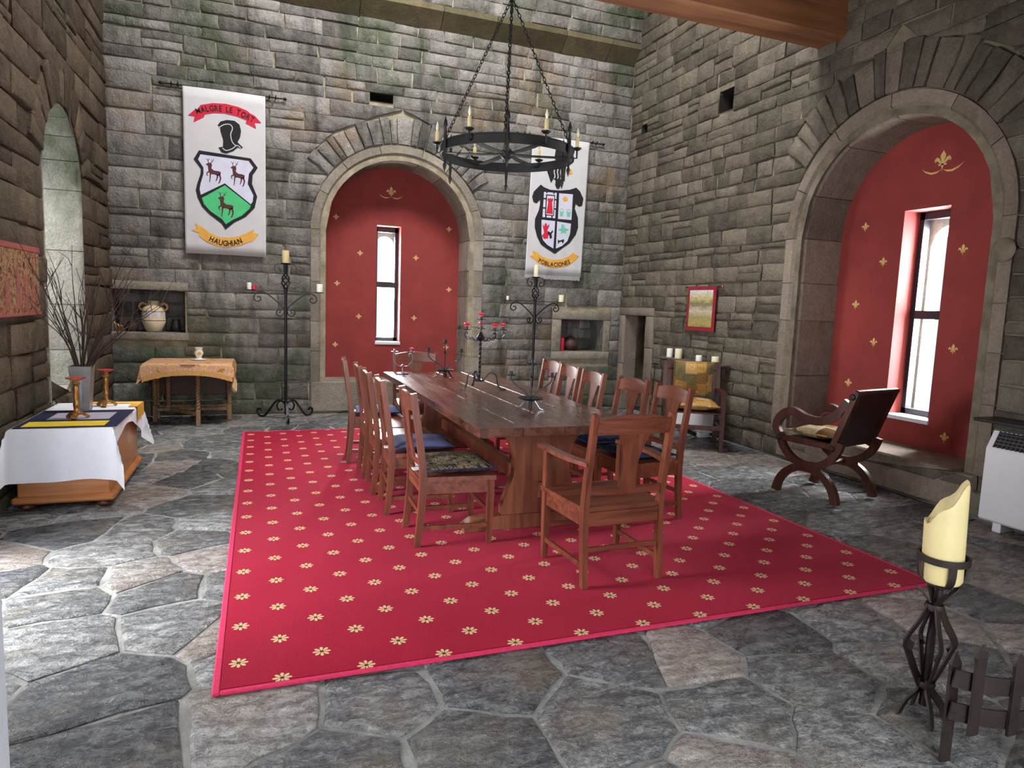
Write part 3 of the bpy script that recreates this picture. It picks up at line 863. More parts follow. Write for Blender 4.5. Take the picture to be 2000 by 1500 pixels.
# --- floor: irregular slate flags in pale cement
b = MB(); b.box(XL - .1, XR + 1.0, -3.2, YB + .7, -.12, -.010)
floor = struct(b.build('floor', M_FLOORMORTAR), 'irregular slate flagstone floor with pale cement joints')
RUG = (-.175, 3.64, 2.592, 7.90)
frng = random.Random(5)
pts = []
ny = 0; y = 0.75
while y < YB + .2:
    x = XL - .1 + (.3 if ny % 2 else 0)
    step = .42 + .12 * frng.random()
    while x < XR + .1:
        pts.append((x + frng.uniform(-.15, .15), y + frng.uniform(-.13, .13))); x += frng.uniform(.34, .66)
    y += step * .86; ny += 1
def clip(poly, nx, ny_, c):
    out = []
    for i in range(len(poly)):
        p, q = poly[i], poly[(i + 1) % len(poly)]
        a = p[0] * nx + p[1] * ny_ - c; e = q[0] * nx + q[1] * ny_ - c
        if a <= 0: out.append(p)
        if (a < 0 < e) or (e < 0 < a):
            t = a / (a - e); out.append((p[0] + (q[0] - p[0]) * t, p[1] + (q[1] - p[1]) * t))
    return out
frest = MB(); nflag = 0; flags = []
for i, p in enumerate(pts):
    poly = [(max(XL, p[0] - 1), max(.55, p[1] - 1)), (min(XR, p[0] + 1), max(.55, p[1] - 1)), (min(XR, p[0] + 1), min(YB, p[1] + 1)), (max(XL, p[0] - 1), min(YB, p[1] + 1))]
    for j, q in enumerate(pts):
        if i == j: continue
        dx, dy = q[0] - p[0], q[1] - p[1]
        if dx * dx + dy * dy > 3.2: continue
        poly = clip(poly, dx, dy, (q[0] ** 2 + q[1] ** 2 - p[0] ** 2 - p[1] ** 2) / 2)
        if len(poly) < 3: break
    if len(poly) < 3: continue
    cx = sum(a for a, _ in poly) / len(poly); cy = sum(c for _, c in poly) / len(poly)
    if all(RUG[0] + .05 < a < RUG[1] - .05 and RUG[2] + .05 < c < RUG[3] - .05 for a, c in poly): continue
    flags.append((poly, cx, cy))
for poly, cx, cy in flags:
    g = frng.uniform(.007, .018); o = []
    for k in range(len(poly)):
        a, c = poly[k], poly[(k + 1) % len(poly)]
        L = math.hypot(c[0] - a[0], c[1] - a[1])
        if L < .05: continue
        o.append(a)
        for t in ((.33, .67) if L > .25 else ((.5,) if L > .12 else ())):
            o.append((a[0] + (c[0] - a[0]) * t + frng.uniform(-.014, .014), a[1] + (c[1] - a[1]) * t + frng.uniform(-.014, .014)))
    if len(o) < 3: continue
    n = len(o)
    def inset(q, w):
        dx, dy = q[0] - cx, q[1] - cy; L = math.hypot(dx, dy) or 1
        return (q[0] - dx / L * min(w, L * .4), q[1] - dy / L * min(w, L * .4))
    h = frng.uniform(-.003, .003)
    vs = [(*inset(q, g), -.02) for q in o] + [(*inset(q, g), h - .007) for q in o] + [(*inset(q, g + .016), h + frng.uniform(-.002, .002)) for q in o] + [(cx, cy, h + .001)]
    fs = []
    for k in range(n):
        j = (k + 1) % n
        fs += [(k, j, n + j, n + k), (n + k, n + j, 2 * n + j, 2 * n + k), (2 * n + k, 2 * n + j, 3 * n)]
    s = seen_at((cx, cy, 0)); tint = frng.random()
    if s and -150 < s[0] < 2150 and s[1] < 1650 and nflag < 300:
        q = MB(); q.add(vs, fs, tint); q.build('flagstone', M_FLAG, floor, smooth=45, fix=False, tint=True); nflag += 1
    else: frest.add(vs, fs, tint)
if frest.v:
    o = frest.build('flagstones_rest', M_FLAG, floor, smooth=45, fix=False, tint=True); o['kind'] = 'stuff'

# --- carpet
b = MB(); b.box(RUG[0] + .03, RUG[1] - .03, RUG[2] + .03, RUG[3] - .03, .004, .016, .003)
rug = tag(b.build('carpet', M_RUG), 'large crimson carpet with rows of small cream flowers under the table', 'carpet')
b = MB()
for (x0, x1, y0, y1) in ((RUG[0], RUG[0] + .03, RUG[2], RUG[3]), (RUG[1] - .03, RUG[1], RUG[2], RUG[3]), (RUG[0] + .03, RUG[1] - .03, RUG[2], RUG[2] + .03), (RUG[0] + .03, RUG[1] - .03, RUG[3] - .03, RUG[3])):
    b.box(x0, x1, y0, y1, .004, .016, .005)
b.build('binding', M_RUGEDGE, rug)['label'] = 'pink bound edge'
# ---------------------------------------------------------------- dining table
FZ = .0185                                     # furniture stands on the carpet
tb = thing('trestle_table', 'long dark wooden trestle table in the middle of the red carpet', 'table', (1.795, 5.43, FZ))
TW, TL, TH = 1.13, 3.31, .745
n = 4
for i in range(n):
    x0 = -TW / 2 + TW * i / n; x1 = -TW / 2 + TW * (i + 1) / n
    b = MB(); b.box(x0 + (.0012 if i else 0), x1 - (.0012 if i < n - 1 else 0), -TL / 2, TL / 2, TH - .055, TH, .0015)
    b.build('plank', M_TABLE, tb, smooth=30)
half = [(.30, .69), (.30, .66), (.235, .58), (.20, .47), (.205, .36), (.25, .24), (.285, .15), (.28, .09)]
slab = [(x, z) for x, z in half] + [(-x, z) for x, z in reversed(half)]
for sy in (-1.29, 1.29):
    b = MB(); b.prism(slab, sy - .035, sy + .035, lambda u, v, d: (u, d, v)); b.build('trestle_leg', M_TRESTLE, tb, smooth=40)
    b = MB(); b.prism([(-.545, 0), (.545, 0), (.545, .035), (.48, .075), (.30, .095), (-.30, .095), (-.48, .075), (-.545, .035)], sy - .055, sy + .055, lambda u, v, d: (u, d, v))
    b.build('trestle_foot', M_TRESTLE, tb, smooth=30)
    b = MB(); b.prism([(-.46, .69), (.46, .69), (.46, .66), (.38, .635), (-.38, .635), (-.46, .66)], sy - .045, sy + .045, lambda u, v, d: (u, d, v)); b.build('bearer', M_TRESTLE, tb)
b = MB(); b.box(-.035, .035, -1.36, 1.36, .20, .31, .006); b.build('stretcher', M_TRESTLE, tb)

# ---------------------------------------------------------------- chairs
def post_path(sx, w, zt):
    return [(sx * w / 2, -.235, 0), (sx * w / 2, -.215, .2), (sx * w / 2, -.205, .42), (sx * w / 2, -.225, .62), (sx * w / 2, -.275, zt)]
def chair_parts(t, fw, bw, dep, arms):
    zt = .945; sh = .435; yf = dep - .225; yb = -.205
    def trap(z0, z1, e, yfr, ybk, m=0):
        b = MB()
        vs = [(sx * (w / 2 + e), y, z) for z in (z0, z1) for (sx, w, y) in ((-1, bw, ybk), (1, bw, ybk), (1, fw, yfr), (-1, fw, yfr))]
        b.add(vs, [(3, 2, 1, 0), (4, 5, 6, 7), (0, 1, 5, 4), (1, 2, 6, 5), (2, 3, 7, 6), (3, 0, 4, 7)]); return b
    trap(sh - .028, sh, .012, yf + .018, yb - .005).build('seat', M_WOODH, t)
    for sx in (-1, 1):
        P = post_path(sx, bw, zt); b = MB()
        sp = smooth_path(P, 3); b.bar(sp, .040, .032, scale=[.92 + .16 * (1 - abs(k / (len(sp) - 1) - .45) * 1.6) for k in range(len(sp))])
        b.build('back_post', M_WOOD, t, smooth=35)
        ft = .66 if arms else sh - .028
        b = MB(); b.bar([(sx * (fw / 2 - .016), yf - .012, 0), (sx * (fw / 2 - .016), yf - .012, .3), (sx * (fw / 2 - .016), yf - .012, ft)], .042, .042, scale=[.72, .98, 1]); b.build('leg', M_WOOD, t, smooth=35)
        b = MB(); b.bar([(sx * (bw / 2 - .004), yb + .012, sh - .068), (sx * (fw / 2 - .016), yf - .03, sh - .068)], .078, .02); b.build('apron', M_WOODH, t)
        b = MB(); b.bar([(sx * bw / 2, -.205, .115), (sx * (fw / 2 - .016), yf - .012, .115)], .028, .018); b.build('stretcher', M_WOODH, t)
        if arms:
            b = MB(); b.bar(smooth_path([(sx * bw / 2, -.245, .675), (sx * (fw / 2 + .012), -.02, .675), (sx * (fw / 2), yf + .045, .672)], 4), .022, .056); b.build('armrest', M_WOODH, t, smooth=35)
    for y, w, z, nm in ((yf - .012, fw - .05, sh - .068, 'apron'), (yb - .004, bw, sh - .068, 'apron')):
        b = MB(); b.box(-w / 2, w / 2, y - .01, y + .01, z - .04, z + .039, .003); b.build(nm, M_WOODH, t)
    for y, w, z in ((yf - .012, fw - .04, .20), (-.213, bw, .20)):
        b = MB(); b.box(-w / 2, w / 2, y - .009, y + .009, z - .014, z + .014, .003); b.build('stretcher', M_WOODH, t)
    # top rail: bowed and arched; lower rail; waisted splat
    def rail(z0, z1, arch, bow, name):
        b = MB(); N = 8; vs = []; fs = []
        for i in range(N + 1):
            s = -1 + 2 * i / N; x = s * (bw / 2 - .004); k = 1 - s * s
            for (zz, ar) in ((z0, 0), (z1, arch)):
                y = -.225 - (zz - .62) * .155 - bow * k
                for dy in (-.011, .011): vs.append((x, y + dy, zz + ar * k))
        for i in range(N):
            a = i * 4; c = a + 4
            fs += [(a, c, c + 1, a + 1), (a + 2, a + 3, c + 3, c + 2), (a, a + 2, c + 2, c), (a + 1, c + 1, c + 3, a + 3)]
        fs += [(0, 1, 3, 2), (N * 4, N * 4 + 2, N * 4 + 3, N * 4 + 1)]
        b.add(vs, fs); b.build(name, M_WOODH, t, smooth=35)
    rail(.835, .915, .028, .02, 'top_rail'); rail(.50, .54, 0, .012, 'lower_rail')
    hw = [(.50, .050), (.56, .046), (.64, .040), (.70, .042), (.77, .060), (.83, .082), (.87, .088)]
    hw = [(z, w * (1.15 if arms else 1.0)) for z, w in hw]
    b = MB(); vs = []; fs = []
    for z, w in hw:
        y = -.225 - (z - .62) * .155 - .018
        vs += [(-w, y - .006, z), (w, y - .006, z), (w, y + .006, z), (-w, y + .006, z)]
    for i in range(len(hw) - 1):
        a = i * 4
        for k in range(4): fs.append((a + k, a + (k + 1) % 4, a + 4 + (k + 1) % 4, a + 4 + k))
    fs += [(3, 2, 1, 0), tuple((len(hw) - 1) * 4 + k for k in range(4))]
    b.add(vs, fs); b.build('splat', M_WOOD, t, smooth=35)

G_CH = 'mahogany chairs around the long table'
c0 = thing('dining_chair', 'splat-back dining chair nearest the camera on the left side, patterned cushion on it', 'chair', (0, 0, 0), 0, G_CH)
chair_parts(c0, .455, .385, .455, False)
def put(o, x, y, deg): o.location = (x, y, FZ); o.rotation_euler = (0, 0, math.radians(deg))
# left side faces +X (turn -90), right side faces -X (turn +90)
put(c0, 1.135, 4.10, -91)
left = [(1.075, 4.765, -93, 'splat-back dining chair second from the camera on the left side, blue cushion on it'),
        (1.06, 5.30, -92, 'splat-back dining chair third of five along the left side of the table'),
        (1.06, 5.80, -92, 'splat-back dining chair fourth of five along the left side of the table'),
        (1.01, 6.33, -95, 'splat-back dining chair farthest from the camera along the left side of the table')]
for x, y, a, lab in left: dup(c0, (x, y, FZ), math.radians(a), lab)
right = [(2.60, 4.185, 94, 'splat-back dining chair nearest the camera on the right side, behind the armchair'),
         (2.555, 4.685, 94, 'splat-back dining chair second from the camera on the right side of the table'),
         (2.46, 5.215, 89, 'splat-back dining chair third of five along the right side of the table'),
         (2.49, 5.75, 89, 'splat-back dining chair fourth of five along the right side of the table'),
         (2.545, 6.28, 92, 'splat-back dining chair farthest from the camera along the right side of the table')]
for x, y, a, lab in right: dup(c0, (x, y, FZ), math.radians(a), lab)
ac = thing('carver_chair', 'carver armchair with bare wooden seat at the near end of the table', 'chair', (1.845, 3.325, FZ), math.radians(2), G_CH)
chair_parts(ac, .53, .475, .475, True)
dup(ac, (1.62, 7.06, FZ), math.radians(180), 'carver armchair at the far end of the table in front of the red arch')

def cushion(name, w, d, h, mat, label, loc, rz, rx=0, corner=.012, tag_=False, group=None):
    b = MB(); N = 12; vs = []; fs = []
    for side in (1, -1):
        for j in range(N + 1):
            for i in range(N + 1):
                u = -1 + 2 * i / N; v = -1 + 2 * j / N
                k = ((1 - abs(u) ** 2.6) * (1 - abs(v) ** 2.6)) ** .5
                pinch = 1 - .045 * (1 - (abs(u) * abs(v)) ** 2)
                wr = .006 * noise.noise((u * 2.3, v * 2.3, side + w * 9))
                vs.append((u * w / 2 * pinch, v * d / 2 * pinch, h / 2 + side * h / 2 * k + wr * k))
    m_ = (N + 1) ** 2
    for s in (0, 1):
        for j in range(N):
            for i in range(N):
                a = s * m_ + j * (N + 1) + i; q = (a, a + 1, a + N + 2, a + N + 1)
                fs.append(q if s == 0 else tuple(reversed(q)))
    b.add(vs, fs)
    o = b.build(name, mat, smooth=60)
    o.location = loc; o.rotation_euler = (rx, 0, rz)
    tag(o, label, 'cushion', group)
    e = MB(); per = [(-1, -1), (1, -1), (1, 1), (-1, 1)]; path = []
    for q in range(4):
        p0, p1 = per[q], per[(q + 1) % 4]
        for i in range(6):
            t = i / 6; u = p0[0] + (p1[0] - p0[0]) * t; v = p0[1] + (p1[1] - p0[1]) * t
            pinch = 1 - .045 * (1 - (abs(u) * abs(v)) ** 2); path.append((u * w / 2 * pinch, v * d / 2 * pinch, h / 2))
    e.tube(path, .006, 6, True); e.build('piping', M_NAVY if mat in (M_CUSHGOLD, M_CUSHNAVY, M_BLUEC) else M_CUSHSTR, o, smooth=60)
    if tag_:
        e = MB(); e.box(-.03, .03, -d / 2 - .05, -d / 2 + .03, .004, .010); e.build('tie_tape', M_WHITE, o)
    return o
SZ = FZ + .436
G_CU = 'seat cushions on the dining chairs'
cushion('seat_cushion', .44, .43, .085, M_CUSHGOLD, 'navy and gold brocade cushion on the nearest left chair', (1.165, 4.09, SZ), math.radians(-91), tag_=True, group=G_CU)
cushion('seat_cushion', .43, .42, .08, M_BLUEC, 'plain blue cushion on the second left chair', (1.10, 4.76, SZ), math.radians(-93), tag_=True, group=G_CU)
cushion('seat_cushion', .42, .40, .07, M_BLUEC, 'blue cushion on the farthest left chair', (1.04, 6.32, SZ), math.radians(-95), group=G_CU)
cushion('seat_cushion', .42, .40, .075, M_CUSHNAVY, 'dark navy brocade cushion seen behind the near armchair splat', (2.565, 4.185, SZ), math.radians(94), group=G_CU)
cushion('seat_cushion', .42, .40, .075, M_CUSHNAVY, 'dark navy cushion on the second right chair, beside the table edge', (2.525, 4.685, SZ), math.radians(94), group=G_CU)

# ---------------------------------------------------------------- X-frame chair by the right window
xc = thing('x_frame_chair', 'dark curved X-frame armchair with leather back by the right window', 'chair', (4.50, 4.30, 0), math.radians(13))
XW = .275
for sx in (-1, 1):
    x = sx * XW; f = lambda p, x=x: (x, p[0], p[1])
    up = arc(0, .56, .275, 188, 352, 18); lo = arc(0, 0, .27, 2, 178, 18)
    b = MB(); b.bar([f(p) for p in up], .058, .045); b.build('upper_curve', M_DARKWOOD, xc, smooth=40)
    for a0, a1 in ((4, 92), (88, 176)):
        b = MB(); b.bar([f(p) for p in arc(0, .0, .268, a0, a1, 10)], .062, .046, scale=[1.1] + [1] * 10); b.build('leg', M_DARKWOOD, xc, smooth=40)
    b = MB(); b.box(x - .022, x + .022, -.24, .26, .455, .50, .006); b.build('seat_rail', M_DARKWOOD, xc)
    arm = smooth_path([(x, .275, .50), (x, .31, .57), (x, .27, .66), (x, .17, .715), (x, .05, .675), (x, -.10, .67), (x, -.22, .745), (x, -.30, .86)], 4)
    b = MB(); b.bar(arm, .062, .044, scale=[.9 + .25 * math.sin(PI * i / (len(arm) - 1)) for i in range(len(arm))]); b.build('arm', M_DARKWOOD, xc, smooth=40)
    b = MB(); b.bar([(x, -.20, .45), (x, -.37, .94)], .045, .05); b.build('back_post', M_DARKWOOD, xc)
    for (yy, zz) in ((.265, .48), (-.215, .47), (-.345, .90)):
        b = MB(); b.lathe([(.0, 0), (.022, .0), (.026, .006), (.02, .016), (0, .02)], 10, M=Matrix.Translation((x + sx * .022, yy, zz)) @ Matrix.Rotation(sx * PI / 2, 4, 'Y')); b.build('stud', M_BLACKIRON, xc, smooth=40)
b = MB(); R_ = Matrix.Translation((0, -.292, .70)) @ Matrix.Rotation(math.radians(19.2), 4, 'X'); b.box(-XW + .02, XW - .02, -.013, .013, -.235, .245, .008, M=R_); b.build('back_panel', M_LEATHER, xc)
b = MB(); b.box(-XW - .03, XW + .03, -.024, .024, .232, .268, .012, M=R_); b.build('top_rail', M_DARKWOOD, xc)
b = MB(); b.box(-XW, XW, -.22, .25, .468, .486, .004); b.build('seat', M_LEATHER, xc)
b = MB(); b.tube([(-XW, 0, .275), (XW, 0, .275)], .02, 10); b.build('stretcher', M_DARKWOOD, xc)
cushion('scatter_cushion', .44, .40, .10, M_CUSHBRN, 'brown and cream cushion lying on the X-frame chair seat', (4.49, 4.33, .492), math.radians(13))
# ---------------------------------------------------------------- cushioned chair by the right wall
fc = thing('fireside_chair', 'dark wooden open armchair with ochre cushions before the far heater', 'chair', (4.565, 6.31, 0), math.radians(150))
w_, d_ = .60, .50
for sx in (-1, 1):
    x = sx * w_ / 2
    b = MB(); b.bar([(x, -d_ / 2 - .04, 0), (x, -d_ / 2, .42), (x, -d_ / 2 - .10, .93)], .052, .046); b.build('back_post', M_DARKWOOD, fc, smooth=30)
    b = MB(); b.bar([(x, d_ / 2, 0), (x, d_ / 2, .45), (x, d_ / 2, .62)], .05, .046, scale=[.8, 1, 1]); b.build('leg', M_DARKWOOD, fc, smooth=30)
    b = MB(); b.bar(smooth_path([(x, -d_ / 2 - .03, .63), (x, 0, .645), (x, d_ / 2 + .04, .635)], 3), .03, .06); b.build('armrest', M_DARKWOOD, fc, smooth=30)
    b = MB(); b.box(x - .014, x + .014, -d_ / 2, d_ / 2, .24, .28, .004); b.build('side_rail', M_DARKWOOD, fc)
    b = MB(); b.box(x - .014, x + .014, -d_ / 2, d_ / 2, .37, .43, .004); b.build('side_rail', M_DARKWOOD, fc)
Rb = Matrix.Translation((0, -d_ / 2 - .055, .70)) @ Matrix.Rotation(math.radians(11), 4, 'X')
b = MB(); b.box(-w_ / 2, w_ / 2, -.02, .02, .145, .245, .006, M=Rb); b.build('top_rail', M_DARKWOOD, fc)
b = MB(); b.box(-w_ / 2, w_ / 2, -.012, .012, -.27, .15, .004, M=Rb); b.build('back_panel', M_DARKWOOD, fc)
b = MB(); b.box(-w_ / 2, w_ / 2, d_ / 2 - .015, d_ / 2 + .015, .235, .285, .004); b.build('front_rail', M_DARKWOOD, fc)
b = MB(); b.box(-w_ / 2, w_ / 2, -d_ / 2, d_ / 2, .41, .43, .004); b.build('seat', M_DARKWOOD, fc)
_c, _s = math.cos(math.radians(150)), math.sin(math.radians(150))
fcl = lambda x, y, z: (4.565 + x * _c - y * _s, 6.31 + x * _s + y * _c, z)
cushion('seat_cushion', .53, .48, .13, M_CUSHSTR, 'ochre striped box cushion on the seat of the far wooden armchair', fcl(0, .03, .43), math.radians(150))
cushion('scatter_cushion', .44, .42, .14, M_CUSHSTR, 'ochre patchwork cushion propped against the far armchair back', fcl(0, -.08, .735), math.radians(150), rx=math.radians(74))

# ---------------------------------------------------------------- storage heaters with shelves
def heater(name, y0, y1, label, vis=True):
    t = thing(name, label, 'heater', (XR - .19, (y0 + y1) / 2, .07)); L = (y1 - y0) / 2
    b = MB(); b.prism([(.15, 0), (-.02, 0), (-.035, .015), (-.035, .53), (.03, .66), (.15, .66)], -L, L, lambda u, v, d: (u, d, v)); b.build('casing', M_ENAMEL, t)
    g = MB(); g.prism([(-.033, .548), (.024, .655), (.020, .657), (-.037, .550)], -L + .05, L - .05, lambda u, v, d: (u, d, v)); g.build('grille', M_DARK, t)
    nb = int((2 * L - .1) / .03); g = MB()
    for i in range(nb + 1):
        d = -L + .05 + (2 * L - .1) * i / nb
        g.prism([(-.036, .544), (.027, .660), (.020, .664), (-.043, .548)], d - .003, d + .003, lambda u, v, q: (u, q, v))
    for k in range(1, 5):
        q = k / 5; u, v = -.036 + .063 * q, .544 + .116 * q
        g.prism([(u, v), (u + .004, v + .008), (u - .003, v + .012), (u - .007, v + .004)], -L + .05, L - .05, lambda u, v, d: (u, d, v))
    g.build('grille_bars', M_STEEL, t)
    for s in (-1, 1):
        b = MB(); b.box(-.01, .14, s * (L - .12) - .03, s * (L - .12) + .03, -.07, 0, .004); b.build('foot', M_ENAMEL, t)
    return t
heater('storage_heater', 2.15, 3.31, 'white storage heater on the right wall beside the big candle')
heater('storage_heater', 6.64, 7.40, 'white storage heater half hidden behind the cushioned armchair')
b = MB(); b.box(XR - .27, XR - .01, 2.1, 3.40, .79, .815, .004)
tag(b.build('wall_shelf', M_BLACKSHELF), 'black slab shelf above the nearer heater', 'shelf')
ws = thing('wall_shelf', 'grey board shelf holding candles above the far heater', 'shelf', (XR, 7.15, .885))
b = MB(); b.box(-.20, -.01, -.67, .67, 0, .022, .004); b.build('board', M_GREYSHELF, ws)
for yy in (-.5, .5):
    b = MB(); b.bar([(-.015, yy, -.14), (-.015, yy, -.004), (-.17, yy, -.004)], .012, .02); b.build('bracket', M_BLACKIRON, ws)
def candle(label, loc, r, h, mat=None, top=0.0, group=None, wick=True):
    b = MB(); b.lathe([(r * .97, 0), (r, .006), (r, h - .006), (r * .93, h), (r * .5, h - .006 - top), (0, h - .008 - top)], 14, wob=lambda a, z: .02 * math.sin(3 * a + z * 30))
    o = b.build('candle', mat or M_WAX, smooth=50, loc=loc); tag(o, label, 'candle', group)
    if wick:
        b = MB(); b.tube([(0, 0, h - .012 - top), (.002, 0, h + .008)], .002, 5); b.build('wick', M_BLACK, o)
    return o
G_SC = 'candles on the far wall shelf'
for y, h, r, m_, lab in ((7.62, .115, .04, M_WAXW, 'white candle at the far left end of the wall shelf'), (7.42, .125, .047, M_WAX, 'tall cream candle second on the wall shelf'),
                         (6.98, .075, .04, M_WAXW, 'short white candle in the middle of the wall shelf'), (6.66, .085, .045, M_WAX, 'stubby cream candle at the right end of the wall shelf')):
    candle(lab, (XR - .10, y, .908), r, h, m_, group=G_SC)

# ---------------------------------------------------------------- chest with cloths on the left
ch = thing('blanket_chest', 'honey pine chest under a white cloth against the left wall', 'chest', (-1.255, 5.86, 0))
b = MB(); b.box(-.275, .275, -.575, .575, .075, .535, .008); b.build('body', M_PINE, ch)
b = MB(); b.box(-.305, .305, -.605, .605, .05, .10, .014); b.build('plinth', M_PINE, ch)
b = MB(); b.box(-.295, .295, -.60, .60, .535, .56, .008); b.build('lid', M_PINE, ch)
for sx in (-1, 1):
    for sy in (-1, 1):
        b = MB(); b.lathe([(.0, 0), (.03, 0), (.05, .015), (.052, .03), (.035, .05), (0, .05)], 14, c=(sx * .23, sy * .54, 0)); b.build('bun_foot', M_DARKWOOD, ch, smooth=50)
def drape(name, mat, x0, x1, y0, y1, z, hem, label, wave=.012, parent=None, nx=34, ny=46):
    """cloth laid over a box top; hem(side, t) gives the drop at each edge"""
    b = MB(); vs = []; fs = []
    def coord(i, n, lo, hi, dl, dh):
        m_ = 8
        if i < m_: return lo, (m_ - i) / m_ * dl, -1
        if i > n - m_: return hi, (i - n + m_) / m_ * dh, 1
        return lo + (hi - lo) * (i - m_) / (n - 2 * m_), 0, 0
    for j in range(ny + 1):
        for i in range(nx + 1):
            tx = (i - 8) / (nx - 16); ty = (j - 8) / (ny - 16); tx = min(1, max(0, tx)); ty = min(1, max(0, ty))
            x, dx, sx = coord(i, nx, x0, x1, hem('x-', ty), hem('x+', ty))
            y, dy, sy = coord(j, ny, y0, y1, hem('y-', tx), hem('y+', tx))
            drop = max(dx, dy); both = min(dx, dy)
            off = .012 + wave * (drop / .3) * (math.sin(y * 17 + 1.3) if sx else math.sin(x * 19 + .4))
            if drop > 0:
                x += sx * (off + .10 * both / .3) * (1 if dx > 0 else 0); y += sy * (off + .10 * both / .3) * (1 if dy > 0 else 0)
            if drop > 0: zz = z - drop - .35 * both
            else: zz = z + .002 * noise.noise((x * 6, y * 6, 3))
            vs.append((x, y, zz))
    for j in range(ny):
        for i in range(nx):
            a = j * (nx + 1) + i; fs.append((a, a + 1, a + nx + 2, a + nx + 1))
    b.add(vs, fs)
    return b.build(name, mat, parent, smooth=60)
def hem1(side, t):
    if side == 'y-': return .36 + .006 * math.sin(t * 7)
    if side == 'x+': return .06 + .18 * (abs(t - .42) * 2) ** 2
    if side == 'y+': return .25
    return .10
cl1 = drape('chest_cloth', M_WHITE, -1.555, -.955, 5.255, 6.465, .566, hem1, '')
tag(cl1, 'white linen cloth draped over the pine chest', 'cloth')
flag = thing('flag_cloth', 'navy, yellow and grey striped flag cloth spread on the white cloth', 'cloth', (0, 0, .5665))
b = MB(); b.box(-1.54, -.93, 5.28, 6.02, .003, .007, .001); b.build('navy_ground', M_NAVY, flag)
for (x0, x1, y0, y1, mm, nm) in ((-1.50, -1.01, 5.31, 5.50, M_YELLOW, 'yellow_stripe'), (-1.42, -1.03, 5.58, 5.88, M_GREYFELT, 'grey_panel')):
    b = MB(); b.box(x0, x1, y0, y1, .007, .0095, .0008); b.build(nm, mm, flag)
b = MB(); b.box(-1.0, -.93, 6.18, 6.46, .003, .007); b.box(-1.35, -1.0, 6.38, 6.46, .003, .007); b.box(-.934, -.928, 6.18, 6.46, -.10, .007)
b.build('yellow_trim', M_ORANGE, flag)
vz = .5765
va = thing('tall_vase', 'tall square grey vase tapering to its foot on the chest', 'vase', (-1.275, 5.98, vz))
b = MB(); pr = [(.050, 0), (.052, .01), (.074, .345), (.076, .35), (.070, .35), (.046, .02)]
vs = []; fs = []
for r, z in pr: vs += [(r, r, z), (-r, r, z), (-r, -r, z), (r, -r, z)]
for i in range(len(pr) - 1):
    for k in range(4): fs.append((i * 4 + k, i * 4 + (k + 1) % 4, i * 4 + 4 + (k + 1) % 4, i * 4 + 4 + k))
fs += [(3, 2, 1, 0), tuple(20 + k for k in range(4))]
b.add(vs, fs); b.build('body', M_PEWTER, va)
b = MB(); b.box(-.03, .012, -.0735, -.066, .06, .29, M=Matrix.Rotation(0, 4, 'X') @ Matrix.Translation((0, .004, 0))); b.build('panel', M_STEEL, va)
br = thing('bare_branches', 'bunch of bare dark twigs standing in the tall grey vase', 'branches', (-1.275, 5.98, vz + .025))
rb = random.Random(3)
for i in range(30):
    a = rb.uniform(0, 2 * PI); sp = rb.uniform(.08, .62); L = rb.uniform(.75, 1.36)
    dx, dy = math.cos(a) * sp, math.sin(a) * sp
    if dx < -.30: dx = -.30
    if dx > .2: dx *= 1.2
    P = [(math.cos(a + 2) * .018, math.sin(a + 2) * .018, 0), (dx * .12, dy * .12, .33), (dx * .42 + rb.uniform(-.02, .02), dy * .42 + rb.uniform(-.02, .02), .33 + (L - .33) * .42), (dx * .75 + rb.uniform(-.03, .03), dy * .75, .33 + (L - .33) * .75), (dx * 1.05, dy * 1.05, L)]
    sp_ = smooth_path(P, 4); b = MB(); k = len(sp_)
    b.tube(sp_, [.0058 * (1 - .75 * j / k) for j in range(k)], 5)
    for q in range(rb.randint(1, 3)):
        j = rb.randint(k // 3, k - 4); p = sp_[j]; e = p + Vector((rb.uniform(-.12, .12), rb.uniform(-.12, .12), rb.uniform(.1, .26)))
        if XL + .05 < e.x - 1.275:
            b.tube([p, (p + e) / 2 + Vector((rb.uniform(-.02, .02), 0, .01)), e], [.003, .0024, .0014], 4)
    b.build('twig', M_BRANCH, br, smooth=60)
def gold_stick(loc, label):
    t = thing('gilt_candlestick', label, 'candlestick', loc, 0, 'gilt candlesticks on the chest')
    b = MB(); b.lathe([(.022, .03), (.03, .045), (.018, .06), (.014, .085), (.022, .10), (.016, .115), (.02, .15), (.019, .20), (.021, .225), (.015, .24), (.026, .255), (.018, .275), (.03, .285)], 14, wob=lambda a, z: .1 * math.sin(3 * a + z * 55)); b.build('stem', M_GOLD, t, smooth=50)
    b = MB(); b.lathe([(.0, .278), (.03, .28), (.062, .292), (.064, .30), (.05, .297), (0, .295)], 16); b.build('drip_pan', M_GOLD, t, smooth=50)
    b = MB(); b.lathe([(0, .296), (.048, .298), (.03, .303), (0, .304)], 14); b.build('wax_remains', M_REDWAX, t, smooth=50)
    for k in range(3):
        a = k * 2 * PI / 3 + .5; b = MB()
        b.bar(smooth_path([(math.cos(a) * .012, math.sin(a) * .012, .045), (math.cos(a) * .045, math.sin(a) * .045, .032), (math.cos(a) * .075, math.sin(a) * .075, .006)], 4), .022, .03); b.build('foot', M_GOLD, t, smooth=40)
gold_stick((-1.235, 5.60, vz), 'gilt candlestick standing in front of the grey vase')
gold_stick((-1.17, 6.25, .568), 'gilt candlestick half hidden behind the grey vase')

